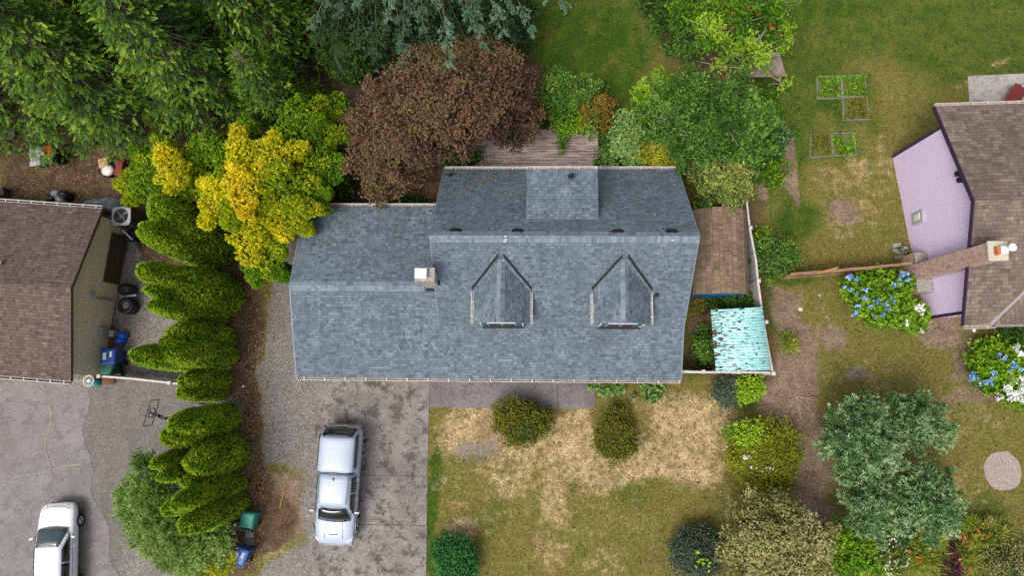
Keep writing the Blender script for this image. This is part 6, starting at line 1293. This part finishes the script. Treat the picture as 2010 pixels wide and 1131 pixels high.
blossoms(r_, umbrella(1998, 765, 28, 28, 60) + [(1957, 783), (1967, 777), (1975, 770), (1960, 775), (1985, 778)] + umbrella(1996, 690, 10, 12, 10), 1.35, 'white_fl', 'flower_heads', .12)
bush('shrub', 'dark needle-leaved shrub under the gutter at the right edge', 'shrub', 1988, 668, 36, 26, 1.0, 'broad', 700, .18, .035, 6, t=.35)
bush('shrub', 'rounded rusty-tipped bush below the front walk', 'bush', 1024, 829, 60, 46, 1.5, 'olive', 4200, .08, .045, 5, 10, t=.36, tv=.16, seed=2)
bush('shrub', 'mossy green mound bush right of the rusty-tipped one', 'bush', 1208, 862, 46, 46, 1.3, 'olive', 4000, .07, .04, 5, 8, t=.34, tv=.08)
bush('shrub', 'small moss-green lobe on top of the mossy mound bush', 'bush', 1212, 818, 24, 24, .9, 'olive', 700, .08, .04, 5, 4, t=.3, tv=.08)
bush('topiary', 'smooth deep green clipped ball by the lower lawn edge', 'bush', 893, 1098, 41, 41, 1.3, 'topiary', 3600, .09, .045, 5, 3, t=.5, tv=.03, lump_r=.85, inner=.15)
bush('topiary', 'smooth slate-green dome bush at the bottom of the lawn', 'bush', 1367, 1086, 56, 50, 1.4, 'bluegrn', 4200, .09, .03, 5, 4, t=.55, tv=.05, lump_r=.8, inner=.2)
lvx = None
bush('seedling', 'bright green seedling growing out of the slate-green dome', 'seedling', 1378, 1102, 16, 10, 1.75, 'bright', 14, .16, .07, 6, 2, z0=1.3, t=.95, core=False)
r_, _ = bush('heath_bush', 'wide yellow-green cushion bush beside the bare earth path', 'bush', 1497, 890, 76, 68, 1.6, 'moss', 8000, .08, .04, 5, 12, t=.5, tv=.10)
bush('shrub', 'paler leafy clump on the left shoulder of the cushion bush', 'shrub', 1468, 852, 42, 26, 1.75, 'bright', 500, .11, .07, 5, 5, z0=1.0, t=.85, core=False)
blossoms(r_, umbrella(1468, 898, 14, 5, 10) + umbrella(1494, 920, 26, 5, 16) + umbrella(1456, 860, 10, 10, 5) + [(1423, 882), (1425, 878), (1460, 845)], 1.5, 'white_fl', 'flower_heads', .05, 5)
bush('shrub', 'dark olive skirt of growth below the cushion bush', 'shrub', 1520, 955, 34, 20, .9, 'moss', 600, .09, .04, t=.1)
bush('shrub', 'small vivid yellow-green bush beside the fence corner', 'bush', 1466, 762, 33, 24, 1.1, 'bright', 1300, .1, .05, 5, 5, t=.8, tv=.07)
bush('shrub', 'narrow slate-grey shrub left of the vivid yellow-green bush', 'bush', 1424, 768, 24, 34, 1.0, 'bluegrn', 1200, .1, .03, 5, 5, t=.75, tv=.08)
bush('perennial', 'wide pale green leafy perennial under the front gutter', 'plant', 1192, 760, 36, 13, .6, 'hosta', 330, .15, .11, 5, 6, t=.6, core=False)
bush('perennial', 'small pale green perennial above the dark grey pot', 'plant', 1281, 764, 20, 17, .6, 'hosta', 220, .15, .11, 5, 4, t=.6, core=False)
bush('tussock', 'lone yellow-green tussock on the bare earth path', 'grass tussock', 1547, 672, 14, 17, .6, 'blade', 160, .28, .03, 5, 3, t=.4, core=False)
# grey-green trees
gg = 'four silvery grey-green trees at the lower right'
gt = lambda lb, tr, lu, **k_: broad('olive_like_tree', lb, 'tree', tr, lu, 'grey', .19, .038, 330, 9, tt=.52, spread=.85, tuft=.06, per=3, r0=.1, inner=.75, tv=.1, group=gg, flat=.75, **k_)
gt('largest grey-green tree, upper left one of the four', (1690, 860), [(1640, 820, 2.6, 34), (1680, 815, 3.0, 40), (1725, 830, 2.8, 36), (1640, 865, 2.8, 36), (1690, 860, 3.8, 48), (1735, 870, 3.2, 40), (1660, 905, 3.0, 40), (1710, 905, 3.4, 44), (1745, 905, 2.8, 30), (1625, 885, 2.2, 24), (1700, 790, 2.2, 22)])
gt('greener grey-green tree at the upper right of the four', (1800, 835), [(1770, 800, 2.4, 32, .35), (1805, 795, 2.4, 30, .35), (1830, 815, 2.6, 30, .5), (1790, 835, 3.0, 40, .5), (1830, 850, 2.6, 34, .7), (1850, 840, 2.2, 26, .7), (1800, 870, 2.4, 28, .5), (1760, 835, 2.4, 24, .3)])
gt('grey-green tree at the lower right of the four', (1820, 980), [(1800, 940, 2.6, 32), (1835, 950, 2.8, 34), (1860, 975, 2.4, 30), (1810, 985, 3.2, 44), (1850, 1005, 2.6, 32), (1780, 965, 2.6, 28, .4), (1820, 1030, 2.6, 34), (1785, 1010, 2.8, 34), (1855, 1030, 2, 22)])
gt('grey-green tree at the lower left of the four', (1700, 980), [(1690, 945, 2.8, 36), (1730, 955, 3.0, 36), (1670, 975, 2.4, 30), (1710, 990, 3.4, 44), (1745, 1000, 3.0, 34), (1690, 1020, 2.6, 34), (1730, 1030, 2.8, 36), (1770, 1040, 2.4, 28), (1685, 1048, 2.0, 18, .7), (1708, 1052, 2.0, 16, .7)])
broad('tan_green_tree', 'tree with billowing tan-green foliage at the lower edge right of the dome bush', 'tree', (1530, 1070), [(1450, 1035, 2.6, 36, .35), (1490, 1015, 3.0, 38), (1530, 1010, 3.2, 38), (1480, 1060, 3.6, 44), (1530, 1060, 3.8, 46), (1580, 1050, 3.2, 40), (1610, 1045, 2.6, 30), (1440, 1080, 2.6, 34, .4), (1500, 1110, 3.2, 44), (1560, 1100, 3.4, 44), (1600, 1090, 2.8, 34), (1465, 1120, 2.6, 34), (1480, 985, 2.4, 20), (1520, 980, 2.4, 20), (1540, 1140, 2.8, 40), (1600, 1140, 2.4, 34)], 'tan', .09, .05, 900, 6, r0=.12, inner=.55, tv=.12)
broad('shrub', 'loose bright green shrub between the tan-green tree and the grey-green trees', 'shrub', (1665, 1090), [(1650, 1055, 1.8, 30, .35), (1680, 1080, 1.8, 34, .5), (1650, 1100, 1.8, 34, .4), (1690, 1110, 1.6, 30, .5), (1660, 1130, 1.6, 30, .5)], 'bright', .12, .055, 900, 6, r0=.06, limbmat='bark_d', z1=.5)
# feathery shrubs under the lower hedge
broad('feathery_shrub', 'soft feathery green shrub fanning out below the lower arborvitae group', 'shrub', (350, 1030), [(265, 960, 2.0, 30, .45), (262, 1000, 1.8, 30, .6), (300, 1050, 2.0, 36, .6), (330, 1080, 1.8, 34, .7), (365, 1100, 1.6, 30, .8), (420, 1060, 1.8, 32, .6), (320, 960, 3.4, 30, .2), (440, 1040, 1.6, 24, .5), (290, 950, 2.4, 34, .3), (275, 985, 2.2, 34, .5), (300, 1010, 2.6, 38, .5), (335, 1035, 2.6, 40, .45), (375, 1050, 2.4, 40, .5), (345, 1075, 2.0, 36, .6), (400, 1070, 2.0, 34, .6), (300, 975, 3.2, 34, .3), (415, 1040, 2.0, 30, .4), (390, 1095, 1.6, 30, .8), (430, 1070, 1.6, 26, .7), (270, 1020, 1.6, 26, .7), (290, 905, 2.4, 26, .2)], 'feather', .2, .028, 800, 8, spread=.6, r0=.08, limbmat='bark_d', z1=.8, inner=.7, flat=.7)
broad('shrub', 'yellow-green shrub at the lower edge left of the mid-blue bin', 'shrub', (420, 1110), [(440, 1105, 1.2, 28, .75), (410, 1120, 1.2, 28, .8), (425, 1080, 1.2, 20, .5), (380, 1120, 1.2, 24, .8)], 'cedar_y', .11, .05, 800, 6, r0=.05, limbmat='bark_d', z1=.4)
# flower border at the lower right
r_, _ = bush('daisy_clump', 'clump of white daisies at the lower right edge', 'flowers', 1745, 1095, 46, 44, .7, 'blade', 500, .2, .03, 5, 5, t=.2, core=False)
blossoms(r_, umbrella(1745, 1092, 44, 38, 75), .72, 'white_fl', 'flower_heads', .055, 7)
for px, py, rx, ry, lb in ((1815, 1075, 36, 50, 'orange-flowered daylily clump beside the white daisies'), (1930, 1050, 50, 24, 'orange-flowered daylily clump along the top of the corner border'), (1900, 1100, 26, 34, 'small daylily clump beside the burgundy shrub')):
    r_, _ = bush('daylily', lb, 'flowers', px, py, rx, ry, .8, 'blade', int(rx * ry * .32), .42, .028, 6, 4, t=.5, core=False, spread=.7)
    blossoms(r_, umbrella(px, py, rx * .9, ry * .9, int(rx * .25)), .85, 'orange_fl', 'flower_heads', .07, 6)
bush('shrub', 'low burgundy-leaved shrub in the corner border', 'shrub', 1862, 1105, 28, 36, .8, 'burg', 1100, .09, .05, 5, 5, t=.4)
bush('shrub', 'olive-grey shrub filling the lower right corner', 'shrub', 1970, 1105, 56, 44, 1.4, 'tan', 2600, .09, .045, 5, 9, t=.35, tv=.1)
# tufts on the lawns: uncountable, one object
def tufts(name, label, n, keep, pal, L, W, tfun, k=3):
    px_ = RNG.uniform(-29, 27, n); py_ = RNG.uniform(-10.5, 22, n)
    ix = np.clip(np.searchsorted(gx, px_), 0, len(gx) - 1); iy = np.clip(np.searchsorted(gy, py_), 0, len(gy) - 1); lay = {q: LAY[q][iy, ix] for q in LAY}
    m = RNG.uniform(0, 1, n) < keep(lay); m &= ~((px_ > -10.5) & (px_ < -4.85) & (py_ < .4)) & ~((px_ > -10.3) & (px_ < 6.4) & (py_ > .3) & (py_ < 9)) & ~((px_ < -20) & (py_ < 7.2)) & ~((px_ > -5) & (px_ < 3.05) & (py_ > -1.55) & (py_ < .4)) & ~((px_ > 18.4) & (py_ > 2.5) & (py_ < 12)) & ~((px_ > 17.8) & (py_ > 12) & (py_ < 14.6)) & ~((px_ < -18.2) & (py_ < -0.2))
    m &= ~(((px_ - P(1968, 925).x) ** 2 + (py_ - P(1968, 925).y) ** 2) < .75)
    pos = np.stack([px_[m], py_[m], np.zeros(m.sum()) - .01], -1); lv = LV(); lv.sprigs(pos, np.tile([0, 0, 1.0], (len(pos), 1)), k, L, W, tfun({q: lay[q][m] for q in lay}, len(pos)), 1.5, .12)
    rt = lv.build(name, PAL[pal], None); tag(rt, label, 'grass', kind='stuff')
PAL['lawn'] = foliage('lawn_blades', ['#456218', '#667028', '#857a3c', '#ab9262', '#c8ac80'], .2)
tufts('grass', 'short mown grass of the lawns, green to straw-coloured', 90000, lambda l: np.clip(1 - l['dirt'] - l['soil'] * 1.2 - l['grav'] * 1.5, .0, 1) * .9, 'lawn', .10, .022, lambda l, n: np.clip(.36 + RNG.normal(0, .10, n) - .36 * l['lush'] + .42 * l['dry'], 0, 1))
tufts('weeds', 'broad-leaved weeds scattered through the lawns', 16000, lambda l: np.clip(l['lush'] * .10 + .05 + l['weed'], 0, 1) * np.clip(1 - l['dirt'] * .8 - l['soil'] * 1.2 - l['grav'] * 1.4, 0, 1), 'bright', .10, .06, lambda l, n: RNG.uniform(0, .55, n), 5)

for lv_, rt_, k_ in BEDS: lv_.build('weeds', PAL['olive' if k_ % 2 else 'bright'], rt_)
# fallen leaves: uncountable
def litter(name, label, pal, n, boxes, zf, sz=.06):
    lv = LV()
    for (x0, y0, x1, y1), w_ in boxes:
        m = int(n * w_); x_ = RNG.uniform(x0, x1, m); y_ = RNG.uniform(y0, y1, m); z_ = np.array([zf(v) for v in y_]) + .02
        dd_ = RNG.normal(0, 1, (m, 3)) * [1, 1, .1]; lv.add(np.stack([x_, y_, z_], -1), dd_, np.tile([0, 0, 1.0], (m, 1)) + RNG.normal(0, .2, (m, 3)), sz * RNG.uniform(.6, 1.4, m), sz * .6, RNG.uniform(0, 1, m))
    tag(lv.build(name, PAL[pal], None), label, 'leaves', kind='stuff')
PAL['litter'] = foliage('dry_leaf_litter', ['#5c4632', '#86683c', '#b0924a', '#c8b468'], .1)
litter('fallen_leaves', 'small fallen leaves on the wing roof near the golden tree', 'gold', 60, [((-10.4, 6.0, -7.6, 7.6), .7), ((-10.3, 4.2, -5, 7.6), .3)], zGN, .055)
litter('roof_debris', 'dark specks of debris on the back slope of the main roof', 'litter', 260, [((-3.9, 7.6, -.5, 9.3), .5), ((2.8, 8.0, 6.3, 9.3), .2), ((-3.9, 5.7, 6.3, 9.3), .3)], zN, .05)
litter('leaf_litter', 'brown leaf litter under the trees and along the hedge', 'litter', 9000, [((-26, 8.5, -5, 14), .5), ((-14.8, -9, -12.6, 7), .35), ((-19.8, -.5, -15, 7), .15)], lambda y_: 0.0, .07)
